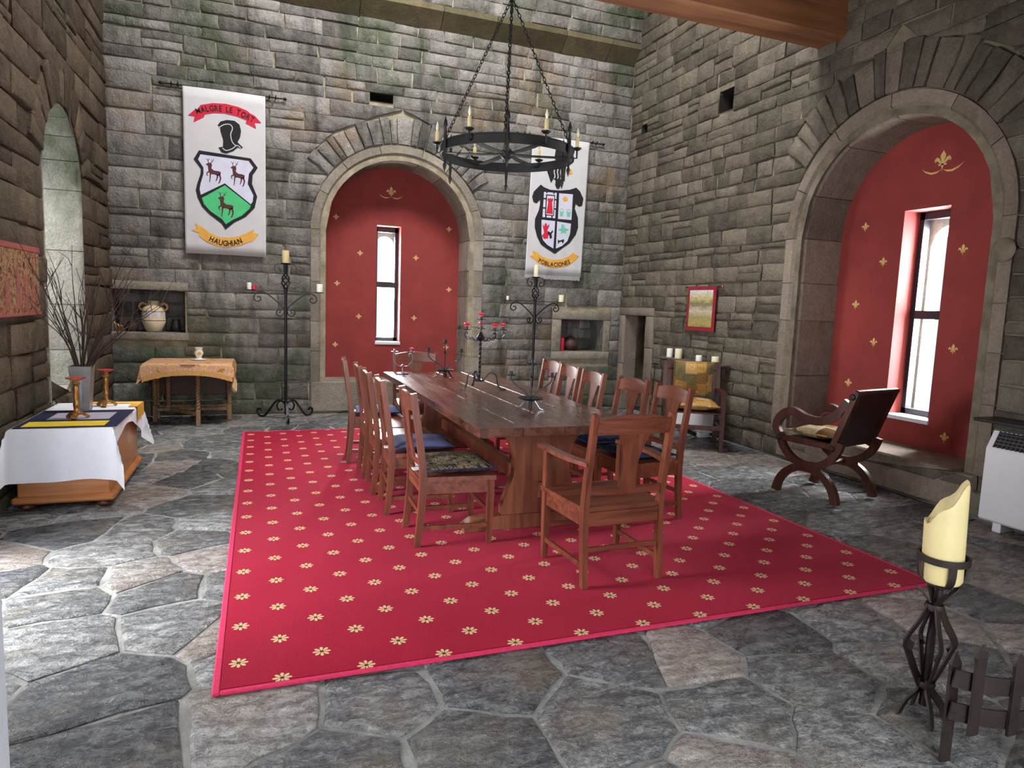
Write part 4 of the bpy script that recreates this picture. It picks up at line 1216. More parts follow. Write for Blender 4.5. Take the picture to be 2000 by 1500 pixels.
# ---------------------------------------------------------------- gate-leg table by the back wall
gt = thing('gateleg_table', 'oak gate-leg side table with barley-twist legs under a fringed cloth', 'table', (-.745, 8.72, 0))
def twist_leg(x, y, z0, z1, name='twist_leg', top=.70):
    b = MB(); b.box(x - .024, x + .024, y - .024, y + .024, z0, .19, .004); b.build('foot_block', M_OAK, gt)
    b = MB(); b.box(x - .022, x + .022, y - .022, y + .022, z1, top, .004); b.build('top_block', M_OAK, gt)
    b = MB(); N = 40
    for ph in (0, PI):
        P = [(x + .0105 * math.cos(ph + 2 * PI * 5.5 * i / N), y + .0105 * math.sin(ph + 2 * PI * 5.5 * i / N), .19 + (z1 - .19) * i / N) for i in range(N + 1)]
        b.tube(P, .0145, 7)
    b.build(name, M_OAK, gt, smooth=60)
LEG = [(-.40, .06), (-.40, .30), (.40, .06), (.40, .30), (.09, -.33), (-.26, .08)]
for x, y in LEG: twist_leg(x, y, 0 if (x, y) != (-.26, .08) else .13, .60)
for x in (-.40, .40):
    b = MB(); b.box(x - .016, x + .016, .06, .30, .12, .165, .004); b.build('stretcher', M_OAK, gt)
for y in (.06, .30):
    b = MB(); b.box(-.40, .40, y - .014, y + .014, .12, .16, .004); b.build('stretcher', M_OAK, gt)
b = MB(); b.bar([(-.26, .08, .142), (.09, -.33, .142)], .04, .026); b.build('gate_rail', M_OAK, gt); b = MB(); b.bar([(-.26, .08, .655), (.09, -.33, .655)], .05, .026); b.build('gate_rail', M_OAK, gt)
b = MB(); b.box(-.42, .42, .045, .315, .62, .70, .004); b.build('frieze', M_OAK, gt)
b = MB(); b.box(-.46, .46, -.02, .34, .70, .72, .004); b.build('top', M_OAK, gt)
leaf = [(-.46, -.02), (.46, -.02)] + [(.46 * math.cos(a), -.02 + .42 * -math.sin(a)) for a in [PI * i / 14 for i in range(1, 14)]]
b = MB(); b.prism(leaf, .70, .72, lambda u, v, d: (u, v, d)); b.build('leaf', M_OAK, gt)
b = MB(); b.box(-.38, .38, .318, .336, .28, .70, .003); b.build('folded_leaf', M_DARKWOOD, gt)
def hem2(side, t):
    if side == 'y-': return .075 + .075 * (abs(t - .5) * 2) ** 2.2
    if side == 'x+': return .26 + .10 * math.sin(t * 5)
    if side == 'x-': return .17 + .04 * math.sin(t * 6)
    return .05
cl2 = drape('fringed_cloth', M_CLOTHGOLD, -.745 - .455, -.745 + .455, 8.30, 9.055, .725, hem2, '', wave=.015)
tag(cl2, 'peach and gold brocade cloth with fringe over the gate-leg table', 'cloth')
b = MB(); rf = random.Random(2)
for i in range(90):                                                   # fringe strands along the front hem
    t = i / 89; x = -1.20 + .91 * t; top = .725 - hem2('y-', t) + .006
    b.box(x - .0042, x + .0042, 8.30 - .024, 8.30 - .018, top - .055 - rf.uniform(0, .006), top)
b.build('fringe', M_FRINGE, cl2)['kind'] = 'stuff'
sv = thing('china_vase', 'small white china vase with a painted spray on the side table', 'vase', (-.67, 8.80, .728))
b = MB(); b.lathe([(.0, 0), (.05, 0), (.052, .008), (.026, .02), (.03, .032), (.048, .065), (.05, .085), (.036, .115), (.044, .135), (.047, .14), (.038, .137), (.028, .115), (.0, .06)], 20); b.build('body', M_WAXW, sv, smooth=60)
b = MB(); b.lathe([(0, 0), (.02, 0), (.014, .004), (0, .005)], 8, M=Matrix.Translation((.012, -.050, .078)) @ Matrix.Rotation(PI / 2, 4, 'X')); b.build('painted_spray', M_ORANGE, sv)
b = MB(); b.lathe([(0, 0), (.07, 0), (.085, .010), (.08, .012), (0, .004)], 20); sa = b.build('saucer', M_WAXW, smooth=50, loc=(-.67, 8.80, .7265)); tag(sa, 'white saucer under the small china vase', 'saucer'); sv.location.z = .733
# ---------------------------------------------------------------- heraldic banners (outlines in metres from the top left corner)
B1 = {'ribbonR': [(0.057,-0.327),(0.119,-0.262),(0.163,-0.242),(0.188,-0.195),(0.325,-0.155),(0.464,-0.144),(0.603,-0.161),(0.702,-0.192),(0.738,-0.22),(0.788,-0.24),(0.863,-0.316),(0.787,-0.322),(0.804,-0.389),(0.687,-0.342),(0.694,-0.304),(0.588,-0.273),(0.448,-0.255),(0.324,-0.268),(0.234,-0.297),(0.227,-0.327),(0.114,-0.399),(0.125,-0.333)],
 'helm': [(0.373,-0.403),(0.406,-0.355),(0.475,-0.329),(0.56,-0.328),(0.616,-0.365),(0.634,-0.437),(0.622,-0.512),(0.593,-0.574),(0.628,-0.607),(0.653,-0.627),(0.628,-0.642),(0.596,-0.633),(0.542,-0.684),(0.464,-0.719),(0.415,-0.713),(0.381,-0.658),(0.43,-0.645),(0.434,-0.564),(0.404,-0.465),(0.402,-0.421)],
 'helmline': [(0.391,-0.425),(0.447,-0.386),(0.51,-0.378),(0.538,-0.419),(0.516,-0.495),(0.536,-0.581),(0.578,-0.618)],
 'helmline2': [(0.423,-0.66),(0.465,-0.685),(0.535,-0.655),(0.585,-0.612),(0.628,-0.637)],
 'shield': [(0.166,-0.716),(0.741,-0.748),(0.82,-0.851),(0.761,-0.944),(0.753,-1.05),(0.811,-1.197),(0.781,-1.336),(0.678,-1.451),(0.548,-1.529),(0.447,-1.62),(0.406,-1.555),(0.28,-1.46),(0.191,-1.371),(0.144,-1.271),(0.125,-1.184),(0.14,-1.109),(0.179,-0.988),(0.184,-0.929),(0.107,-0.823)],
 'field': [(0.182,-0.761),(0.715,-0.781),(0.769,-0.856),(0.718,-0.933),(0.703,-1.055),(0.767,-1.185),(0.759,-1.262),(0.737,-1.294),(0.446,-1.072),(0.179,-1.231),(0.167,-1.166),(0.177,-1.106),(0.211,-0.985),(0.212,-0.911),(0.154,-0.822)],
 'green': [(0.446,-1.095),(0.737,-1.312),(0.722,-1.349),(0.635,-1.439),(0.527,-1.501),(0.451,-1.557),(0.413,-1.502),(0.281,-1.415),(0.213,-1.339),(0.19,-1.267)],
 'ribbonG': [(0.07,-1.651),(0.132,-1.636),(0.112,-1.57),(0.209,-1.623),(0.264,-1.671),(0.376,-1.716),(0.489,-1.716),(0.604,-1.688),(0.699,-1.64),(0.776,-1.589),(0.764,-1.643),(0.827,-1.646),(0.763,-1.735),(0.69,-1.763),(0.603,-1.804),(0.459,-1.832),(0.346,-1.824),(0.234,-1.779),(0.152,-1.72),(0.159,-1.686)]}
B2 = {'helm2': [(0.228,-0.447),(0.252,-0.423),(0.332,-0.385),(0.463,-0.357),(0.53,-0.364),(0.519,-0.469),(0.516,-0.58),(0.483,-0.583),(0.477,-0.621),(0.43,-0.692),(0.397,-0.695),(0.37,-0.646),(0.375,-0.586),(0.341,-0.56),(0.302,-0.623),(0.274,-0.552)],
 'shield': [(0.148,-0.66),(0.199,-0.692),(0.299,-0.719),(0.448,-0.715),(0.598,-0.691),(0.705,-0.651),(0.767,-0.698),(0.828,-0.797),(0.812,-0.897),(0.762,-0.916),(0.709,-0.883),(0.695,-0.944),(0.754,-1.075),(0.764,-1.211),(0.732,-1.319),(0.636,-1.447),(0.522,-1.531),(0.411,-1.613),(0.288,-1.553),(0.186,-1.492),(0.124,-1.392),(0.081,-1.262),(0.08,-1.143),(0.132,-1.021),(0.148,-0.931),(0.145,-0.873),(0.095,-0.924),(0.046,-0.911),(0.023,-0.84),(0.047,-0.764)],
 'q1': [(0.202,-0.757),(0.4,-0.754),(0.392,-1.111),(0.193,-1.108)],
 'q1b': [(0.233,-0.788),(0.375,-0.786),(0.369,-1.079),(0.23,-1.08)],
 'q1w': [(0.25,-0.804),(0.362,-0.802),(0.357,-1.069),(0.246,-1.068)],
 'q2': [(0.438,-0.755),(0.656,-0.75),(0.65,-1.114),(0.437,-1.115)],
 'q3': [(0.182,-1.146),(0.394,-1.149),(0.384,-1.539),(0.285,-1.493),(0.216,-1.43),(0.188,-1.343)],
 'q4': [(0.426,-1.152),(0.647,-1.167),(0.638,-1.311),(0.601,-1.419),(0.52,-1.493),(0.424,-1.537)],
 'tower': [(0.256,-0.863),(0.263,-0.84),(0.288,-0.845),(0.304,-0.836),(0.325,-0.845),(0.346,-0.833),(0.344,-0.87),(0.331,-0.886),(0.351,-1.055),(0.248,-1.053),(0.271,-0.891)],
 'lion': [(0.198,-1.201),(0.224,-1.236),(0.238,-1.19),(0.263,-1.196),(0.273,-1.232),(0.305,-1.193),(0.299,-1.245),(0.276,-1.284),(0.303,-1.335),(0.29,-1.403),(0.232,-1.414),(0.197,-1.372),(0.228,-1.325),(0.208,-1.252)],
 'lion2': [(0.293,-1.298),(0.327,-1.318),(0.359,-1.278),(0.368,-1.308),(0.344,-1.332),(0.356,-1.391),(0.323,-1.408),(0.313,-1.364),(0.286,-1.336)],
 'sun': [(0.495,-0.82),(0.527,-0.787),(0.57,-0.805),(0.58,-0.842),(0.539,-0.868),(0.502,-0.856)],
 'bucketL': [(0.454,-1.009),(0.516,-1.004),(0.512,-1.072),(0.466,-1.076)],
 'bucketR': [(0.567,-1.008),(0.631,-1.005),(0.626,-1.075),(0.58,-1.074)],
 'leaf': [(0.441,-1.265),(0.491,-1.246),(0.496,-1.186),(0.539,-1.197),(0.558,-1.241),(0.626,-1.251),(0.569,-1.286),(0.587,-1.314),(0.527,-1.304),(0.487,-1.329),(0.496,-1.291)],
 'dog': [(0.448,-1.407),(0.474,-1.42),(0.516,-1.407),(0.54,-1.393),(0.55,-1.415),(0.532,-1.462),(0.509,-1.433),(0.475,-1.443),(0.452,-1.475)],
 'ribbon': [(0.022,-1.667),(0.078,-1.649),(0.059,-1.583),(0.142,-1.615),(0.21,-1.663),(0.312,-1.695),(0.412,-1.701),(0.529,-1.682),(0.629,-1.638),(0.711,-1.572),(0.73,-1.601),(0.796,-1.62),(0.735,-1.693),(0.661,-1.751),(0.552,-1.795),(0.418,-1.813),(0.283,-1.802),(0.165,-1.756),(0.106,-1.714)]}
def letters(text, pts, size, mat, parent, base, name='lettering'):
    """capital letters set along a curve, each cut from flat felt"""
    path = smooth_path([(p[0], 0, p[1]) for p in pts], 10)
    seg = [0]
    for a, c in zip(path, path[1:]): seg.append(seg[-1] + (c - a).length)
    gl = []
    for chh in text:
        if chh == ' ': gl.append((None, .52 * size)); continue
        cu = bpy.data.curves.new('glyph', 'FONT'); cu.body = chh; cu.size = size; cu.offset = size * (.006 if chh == 'M' else .02); cu.resolution_u = 3
        ob = bpy.data.objects.new('glyph', cu); COL.objects.link(ob)
        bpy.context.view_layer.update()
        me = bpy.data.meshes.new_from_object(ob.evaluated_get(bpy.context.evaluated_depsgraph_get()))
        xs = [v.co.x for v in me.vertices]
        gl.append((([tuple(v.co) for v in me.vertices], [tuple(p.vertices) for p in me.polygons], min(xs)), max(xs) - min(xs) + .10 * size))
        bpy.data.objects.remove(ob); bpy.data.curves.remove(cu); bpy.data.meshes.remove(me)
    total = sum(w for _, w in gl); sc = seg[-1] / total; s = 0; o = None
    for g, w in gl:
        if g:
            c = (s + w / 2) * sc; k = max(i for i in range(len(seg)) if seg[i] <= c + 1e-9); k = min(k, len(path) - 2)
            t = (c - seg[k]) / max(1e-6, seg[k + 1] - seg[k]); p = path[k].lerp(path[k + 1], t); d = (path[k + 1] - path[k]).normalized()
            nrm = Vector((-d.z, 0, d.x))
            vs = []
            for v in g[0]:
                q = p + d * (v[0] - g[2] - (w - .10 * size) / 2) * min(sc, 1.15) + nrm * v[1]
                vs.append((q.x, base, q.z))
            b = MB(); b.add(vs, g[1]); o = b.build('letter', mat, parent, fix=False)
        s += w
    return o
def patch(pts, mat, parent, name, lvl, th=.0014):
    b = MB(); b.prism(pts, -.004 - lvl * .0016, -.004 - lvl * .0016 + th, lambda u, v, d: (u, d, v)); return b.build(name, mat, parent)
def ribbon(pts, w, mat, parent, name, lvl):
    b = MB(); P = smooth_path([(p[0], -.004 - lvl * .0016, p[1]) for p in pts], 5)
    vs = []; fs = []
    for i, p in enumerate(P):
        d = (P[min(i + 1, len(P) - 1)] - P[max(i - 1, 0)]).normalized(); n_ = Vector((-d.z, 0, d.x)) * w / 2
        vs += [p + n_, p - n_]
    for i in range(len(P) - 1): fs.append((2 * i, 2 * i + 1, 2 * i + 3, 2 * i + 2))
    b.add(vs, fs); return b.build(name, mat, parent)
def stag(x, z, w, h, parent, lvl):
    """walking stag facing left, in a box with top left corner x, z"""
    F = lambda p: (x + p[0] * w, z - p[1] * h)
    b = MB(); y0 = -.004 - lvl * .0016
    def poly(pts): b.prism([F(p) for p in pts], y0, y0 + .0012, lambda u, v, d: (u, d, v))
    def limb(pts, t0, t1):
        for (p, q), k in zip(zip(pts, pts[1:]), range(9)):
            P, Q = Vector(F(p)), Vector(F(q)); d = (Q - P).normalized(); n_ = Vector((-d.y, d.x)); f = lambda j: (t0 + (t1 - t0) * j / (len(pts) - 1)) * w / 2
            b.prism([tuple(P + n_ * f(k)), tuple(Q + n_ * f(k + 1)), tuple(Q - n_ * f(k + 1)), tuple(P - n_ * f(k))], y0, y0 + .0012, lambda u, v, d: (u, d, v))
    poly([(.02, .29), (.10, .235), (.24, .20), (.38, .22), (.40, .30), (.36, .42), (.52, .50), (.80, .51), (.95, .55), (.90, .66), (.76, .70), (.52, .66), (.33, .66), (.18, .56), (.16, .42), (.14, .32)])
    limb([(.20, .22), (.16, .10), (.05, .03)], .05, .02); limb([(.16, .12), (.26, .02)], .04, .02); limb([(.30, .22), (.46, .12), (.52, .0)], .05, .02); limb([(.42, .14), (.36, .04)], .04, .02)
    limb([(.22, .58), (.10, .60), (.08, .70), (.16, .74)], .09, .035); limb([(.30, .62), (.28, .80), (.24, 1.0)], .10, .04)
    limb([(.84, .62), (.92, .80), (.84, .98), (.76, 1.0)], .12, .04); limb([(.74, .66), (.70, .82), (.62, .94)], .11, .04)
    b.build('stag', M_BROWN, parent)
def banner(name, label, X, Z, w, h, Y, skew=0.0):
    t = thing(name, label, 'banner', (X, Y, Z))
    N = 40; K = 16; b = MB(); vs = []; fs = []
    for j in range(K + 1):
        for i in range(N + 1):
            u = w * i / N; v = -h * j / K
            vs.append((u + skew * v, .0016 * math.sin(u * 31) * (j / K), v + .006 * math.sin(u * 3.1)))
    for j in range(K):
        for i in range(N):
            a = j * (N + 1) + i; fs.append((a, a + N + 1, a + N + 2, a + 1))
    b.add(vs, fs); o = b.build('cloth', M_BANNER, t, smooth=60)
    md = o.modifiers.new('thickness', 'SOLIDIFY'); md.thickness = .0015; md.offset = 1
    return t
b1 = banner('heraldic_banner', 'white banner with red motto scroll, helmet and green chevron shield of stags', -.82, 3.92, .91, 1.93, 9.085)
patch(B1['ribbonR'], M_REDFELT, b1, 'motto_scroll', 1)
letters('MALGRE LE TORT', [(.148, -.302), (.30, -.252), (.45, -.238), (.60, -.255), (.77, -.325)], .092, M_BLACK, b1, -.0085, 'motto_lettering')
hl = patch(B1['helm'], M_BLACK, b1, 'helmet', 1)
ribbon(B1['helmline'], .010, M_BANNER, b1, 'helmet_line', 2.2); ribbon(B1['helmline2'], .010, M_BANNER, b1, 'helmet_line', 2.2)
patch(B1['shield'], M_BLACK, b1, 'shield_border', 1); patch(B1['field'], M_LILAC, b1, 'shield_field', 2); patch(B1['green'], M_GREEN, b1, 'green_chevron', 2)
stag(.234, -.791, .18, .285, b1, 3); stag(.506, -.799, .175, .29, b1, 3); stag(.361, -1.17, .19, .30, b1, 3)
patch(B1['ribbonG'], M_ORANGE, b1, 'name_scroll', 1)
letters('HAUGHIAN', [(.255, -1.765), (.36, -1.805), (.455, -1.817), (.55, -1.805), (.645, -1.765)], .092, M_BLACK, b1, -.0085, 'name_lettering')
b2 = banner('heraldic_banner', 'white banner with black bordered quartered shield behind the chandelier', 3.61, 3.89, .89, 1.93, 9.085, .02)
patch(B2['helm2'], M_BLACK, b2, 'helmet', 1)
for dx in (0, .05, .10): ribbon([(.36 + dx, -.40), (.345 + dx, -.46), (.36 + dx, -.52), (.35 + dx, -.555)], .016, M_BANNER, b2, 'visor_line', 2.2)
patch([(.36, -.12), (.52, -.10), (.60, -.20), (.56, -.34), (.44, -.36), (.34, -.28)], M_BLACK, b2, 'crest', 1)
patch([(.55, -.42), (.62, -.40), (.63, -.46), (.57, -.48)], M_ORANGE, b2, 'crest_flame', 1)
patch(B2['shield'], M_BLACK, b2, 'shield_border', 1)
for k in ('q1', 'q2', 'q3', 'q4'): patch(B2[k], M_LILAC, b2, 'shield_quarter', 2)
patch(B2['q1b'], M_BLACK, b2, 'inner_border', 3); patch(B2['q1w'], M_LILAC, b2, 'inner_panel', 4)
for (x0, z0, x1, z1) in ((.235, -.772, .255, -.75), (.345, -.772, .365, -.75), (.188, -.86, .238, -.84), (.186, -.99, .236, -.97), (.362, -.86, .404, -.84), (.362, -.99, .4, -.97), (.235, -1.115, .255, -1.075), (.33, -1.115, .35, -1.075)):
    patch([(x0, z0), (x1, z0), (x1, z1), (x0, z1)], M_BLACK, b2, 'border_gap', 3)
patch(B2['tower'], M_REDFELT, b2, 'red_tower', 5); patch(B2['lion'], M_REDFELT, b2, 'red_lion', 3); patch(B2['lion2'], M_BLACK, b2, 'black_lion', 3)
patch(B2['sun'], M_ORANGE, b2, 'gold_sun', 3); patch(B2['bucketL'], M_TEAL, b2, 'bucket', 3); patch(B2['bucketR'], M_TEAL, b2, 'bucket', 3)
ribbon([(.454, -1.01), (.468, -.975), (.502, -.972), (.516, -1.006)], .008, M_TEAL, b2, 'bucket_handle', 3); ribbon([(.567, -1.01), (.582, -.975), (.616, -.972), (.631, -1.006)], .008, M_TEAL, b2, 'bucket_handle', 3)
patch(B2['leaf'], M_TEAL, b2, 'green_branch', 3); patch(B2['dog'], M_BLACK, b2, 'black_hound', 3)
patch(B2['ribbon'], M_ORANGE, b2, 'name_scroll', 1)
letters('POBLACIONES', [(.150, -1.745), (.28, -1.785), (.408, -1.797), (.54, -1.78), (.668, -1.735)], .085, M_BLACK, b2, -.0085, 'name_lettering')
fr2 = MB(); rf = random.Random(4)
for i in range(70):
    x = .86 * i / 69 - .035; fr2.box(x - .003, x + .003, -.001, .001, -1.975 - rf.uniform(0, .012), -1.925)
fr2.build('fringe', M_BANNER, b2)['kind'] = 'stuff'
for X, Z, w, lab in ((-.82, 3.925, .91, 'black iron rod holding the banner with the stags'), (3.61, 3.895, .89, 'black iron rod holding the banner behind the chandelier')):
    t = thing('banner_rod', lab, 'rod', (X + w / 2, 9.097, Z), 0, 'rods of the two banners')
    b = MB(); b.tube([(-w / 2 - .2, 0, 0), (w / 2 + .2, 0, 0)], .009, 8); b.build('rod', M_BLACKIRON, t, smooth=50)
    for sx in (-1, 1):
        b = MB(); b.lathe([(0, 0), (.016, .01), (.02, .03), (.012, .045), (0, .055)], 10, M=Matrix.Translation((sx * (w / 2 + .2), 0, 0)) @ Matrix.Rotation(sx * PI / 2, 4, 'Y')); b.build('finial', M_BLACKIRON, t, smooth=50)
        b = MB(); b.bar([(sx * (w / 2 + .12), .06, .0), (sx * (w / 2 + .12), 0, 0), (sx * (w / 2 + .12), -.018, .022)], .018, .012); b.bar([(sx * (w / 2 + .05), .06, .0), (sx * (w / 2 + .05), 0, 0), (sx * (w / 2 + .05), -.018, .022)], .018, .012); b.build('hook', M_BLACKIRON, t)

# ---------------------------------------------------------------- chandelier
CX, CY, CZ, CR = 1.91, 5.365, 2.735, .545
chn = thing('chandelier', 'black iron cartwheel chandelier with candle lamps hanging on chains', 'chandelier', (CX, CY, CZ), 0)
az0 = math.atan2(CY, CX)
def ringm(r0, r1, z0, z1, n=64):
    b = MB(); pr = [(r0, z0), (r1, z0), (r1, z1), (r0, z1)]; vs = []; fs = []
    for i in range(n):
        a = 2 * PI * i / n; vs += [(r * math.cos(a), r * math.sin(a), z) for r, z in pr]
    for i in range(n):
        j = (i + 1) % n
        for k in range(4): fs.append((i * 4 + k, j * 4 + k, j * 4 + (k + 1) % 4, i * 4 + (k + 1) % 4))
    b.add(vs, fs); return b
ringm(CR - .012, CR, -.035, .035).build('wheel_band', M_BLACKIRON, chn, smooth=40)
ringm(CR, CR + .006, .027, .039).build('rim_bead', M_BLACKIRON, chn, smooth=40); ringm(CR, CR + .006, -.039, -.027).build('rim_bead', M_BLACKIRON, chn, smooth=40)
b = MB(); b.lathe([(0, -.05), (.02, -.045), (.05, -.02), (.055, .0), (.05, .02), (.02, .05), (0, .06)], 16); b.build('hub', M_BLACKIRON, chn, smooth=50)
for k in range(6):
    a = az0 + k * PI / 3 + PI / 6; c, s_ = math.cos(a), math.sin(a)
    b = MB(); P = [Vector((c * r, s_ * r, z)) for r, z in ((.04, 0), (.2, -.01), (.38, -.012), (CR - .01, -.005))]
    n_ = Vector((-s_, c, 0)); vs = []; fs = []
    for p, wd in zip(P, (.018, .03, .03, .02)): vs += [p - n_ * wd + Vector((0, 0, -.003)), p + n_ * wd + Vector((0, 0, -.003)), p + n_ * wd + Vector((0, 0, .003)), p - n_ * wd + Vector((0, 0, .003))]
    for i in range(3):
        for q in range(4): fs.append((i * 4 + q, i * 4 + (q + 1) % 4, i * 4 + 4 + (q + 1) % 4, i * 4 + 4 + q))
    fs += [(3, 2, 1, 0), (12, 13, 14, 15)]
    b.add(vs, fs); b.build('spoke', M_BLACKIRON, chn)
    # candle lamp on each of these points
    R1 = CR + .028; L = link('candle_lamp', None, chn, (c * R1, s_ * R1, 0))
    b = MB(); b.tube([(-c * .03, -s_ * .03, -.01), (0, 0, -.012), (0, 0, .055)], .007, 8); b.build('bracket', M_BLACKIRON, L, smooth=50)
    b = MB(); b.lathe([(0, .05), (.02, .052), (.036, .064), (.038, .070), (.018, .064), (0, .064)], 14); b.build('drip_cup', M_BLACKIRON, L, smooth=50)
    b = MB(); b.lathe([(0, .064), (.015, .064), (.0155, .15), (.011, .156), (0, .156)], 12); b.build('sleeve', M_WAXY, L, smooth=50)
    b = MB(); b.lathe([(.006, .155), (.010, .17), (.0125, .185), (.009, .205), (.003, .228), (0, .235)], 12); b.build('bulb', M_GLASSY if False else M_WAX, L, smooth=60)
    # spike between the lamps
    a2 = a + PI / 6; c2, s2 = math.cos(a2), math.sin(a2); R2 = CR + .012
    b = MB(); P = [(c2 * R2, s2 * R2, z) for z in (-.215, -.185, -.16, -.145, -.06, .0, .06, .125, .14, .165, .205)]
    b.tube(P, [.015 * q for q in (.08, .75, 1.1, .55, .9, 1.0, .9, .6, 1.15, .9, .08)], 6); b.build('spike', M_BLACKIRON, chn, smooth=40)
def chain(p, q, parent, ll=.042, r=.0035):
    P, Q = Vector(p), Vector(q); d = Q - P; n = max(1, int(d.length / (ll * .78))); b = MB(); t = d.normalized()
    nn = t.orthogonal().normalized(); bb = t.cross(nn)
    for i in range(n):
        c = P + d * ((i + .5) / n); u = nn if i % 2 else bb
        pts = []
        for k in range(10):
            a = 2 * PI * k / 10; pts.append(c + t * (math.cos(a) * ll / 2) + u * (math.sin(a) * ll * .27))
        b.tube(pts, r, 5, True)
    return b.build('chain', M_BLACKIRON, parent, smooth=60)
APEX = (0, 0, 1.21)
for k in range(4):
    a = az0 + math.radians((90, -90, 178, 2)[k]); chain((math.cos(a) * (CR - .01), math.sin(a) * (CR - .01), .04), APEX, chn)
chain((0, 0, 1.21), (0, 0, 1.395), chn)
b = MB(); b.tube(arc_pts := [(.016 * math.cos(2 * PI * i / 14), 0, 1.21 + .016 * math.sin(2 * PI * i / 14)) for i in range(14)], .005, 6, True); b.build('gathering_ring', M_BLACKIRON, chn, smooth=60)

# ---------------------------------------------------------------- tall floor candle stands
def scroll_leg(a, reach):
    """S-scroll foot in the vertical plane of azimuth a"""
    c, s_ = math.cos(a), math.sin(a)
    p = spiral(.085, .135, .02, .045, 250, -40 + 0, 14)[::1]
    prof = [(.05, .11), (.085, .09), (.115, .12), (.10, .165), (.06, .19), (.02, .20)]
    body = [(.0, .10), (.005, .17), (.05, .225), (.12, .215), (.20, .11), (.255, .03), (.31, .008), (.355, .035), (.36, .085), (.325, .10), (.305, .075)]
    k = reach / .36
    return [Vector((c * r * k, s_ * r * k, z)) for r, z in body], [Vector((c * r * k, s_ * r * k, z)) for r, z in [(.02, .21), (.075, .215), (.11, .17), (.10, .12), (.065, .105), (.045, .13)]]
def floor_stand(loc, label):
    t = thing('candle_stand', label, 'candle stand', loc, 0, 'tall iron candle stands by the back wall')
    b = MB(); b.tube([(0, 0, .06), (0, 0, 1.0), (0, 0, 1.58)], .019, 10); b.build('pole', M_IRON, t, smooth=60)
    for a in (math.radians(-88), math.radians(142), math.radians(38)):
        p, q = scroll_leg(a, .42); b = MB(); b.bar(smooth_path(p, 4), .012, .026); b.bar(smooth_path(q, 4), .010, .022); b.build('scroll_foot', M_IRON, t, smooth=50)
    b = MB()
    for k in range(4):
        P = [(math.cos(k * PI / 2 + 4.2 * i / 16) * (.014 + .034 * math.sin(PI * i / 16) ** 1.2), math.sin(k * PI / 2 + 4.2 * i / 16) * (.014 + .034 * math.sin(PI * i / 16) ** 1.2), 1.60 + .20 * i / 16) for i in range(17)]
        b.tube(P, .0085, 6)
    b.build('twist_basket', M_IRON, t, smooth=60)
    b = MB(); b.lathe([(.02, 1.57), (.026, 1.585), (.02, 1.60)], 12); b.build('collar', M_IRON, t, smooth=50); b = MB(); b.lathe([(.018, 1.795), (.024, 1.81), (.026, 1.87), (.024, 1.905)], 12); b.build('collar', M_IRON, t, smooth=50)
    b = MB(); b.lathe([(0, 1.902), (.052, 1.905), (.058, 1.913), (.058, 1.918), (0, 1.914)], 18); b.build('top_tray', M_IRON, t, smooth=40)
    for sx in (-1, 1):
        f = lambda L: [Vector((sx * x, 0, z)) for x, z in L]
        b = MB(); b.bar(smooth_path(f([(.02, 1.90), (.09, 1.905), (.125, 1.87), (.118, 1.81), (.08, 1.79), (.055, 1.82), (.07, 1.85), (.088, 1.84)]), 4), .008, .014); b.build('top_scroll', M_IRON, t, smooth=50)
        b = MB(); b.bar(f([(.0, 1.585), (.40, 1.575)]), .007, .012); b.build('cross_bar', M_IRON, t)
        b = MB(); b.bar(smooth_path(f([(.035, 1.36), (.06, 1.325), (.10, 1.30), (.115, 1.345), (.075, 1.37), (.03, 1.34), (.018, 1.29), (.045, 1.245), (.095, 1.25)][0:0] + [(.075, 1.31), (.062, 1.345), (.092, 1.352), (.108, 1.31), (.07, 1.275), (.028, 1.30), (.022, 1.37), (.10, 1.45), (.20, 1.53), (.28, 1.562), (.345, 1.535), (.365, 1.48), (.325, 1.445), (.285, 1.47), (.30, 1.505), (.325, 1.495)]), 4), .008, .014); b.build('scroll_bracket', M_IRON, t, smooth=50)
        b = MB(); b.lathe([(0, 1.572), (.05, 1.575), (.056, 1.583), (0, 1.58)], 16, c=(sx * .40, 0, 0)); b.build('side_tray', M_IRON, t, smooth=40)
    return t
s1, s2_ = (.31, 8.74), (3.62, 8.78)
floor_stand((s1[0], s1[1], 0), 'tall iron candle stand between the side table and the back arch')
floor_stand((s2_[0], s2_[1], 0), 'tall iron candle stand behind the table right of the arch')
G_FC = 'candles on the tall stands'
candle('fat cream candle on top of the left candle stand', (s1[0], s1[1], 1.919), .042, .15, M_WAXY, group=G_FC)
candle('cream candle on top of the right candle stand, before the banner', (s2_[0], s2_[1], 1.919), .036, .165, M_WAX, group=G_FC)
candle('white candle on the left arm of the left stand', (s1[0] - .415, s1[1], 1.584), .026, .082, M_WAXW, group=G_FC)
candle('short red candle leaning beside the white one on the left stand', (s1[0] - .358, s1[1], 1.584), .024, .055, M_REDWAX, group=G_FC)
candle('melted white candle on the right arm of the left stand', (s1[0] + .40, s1[1], 1.584), .038, .10, M_WAXW, group=G_FC)
candle('small white candle on the left arm of the right stand', (s2_[0] - .41, s2_[1], 1.584), .017, .055, M_WAXW, group=G_FC)
candle('short cream candle on the right arm of the right stand', (s2_[0] + .40, s2_[1], 1.584), .038, .10, M_WAX, group=G_FC)

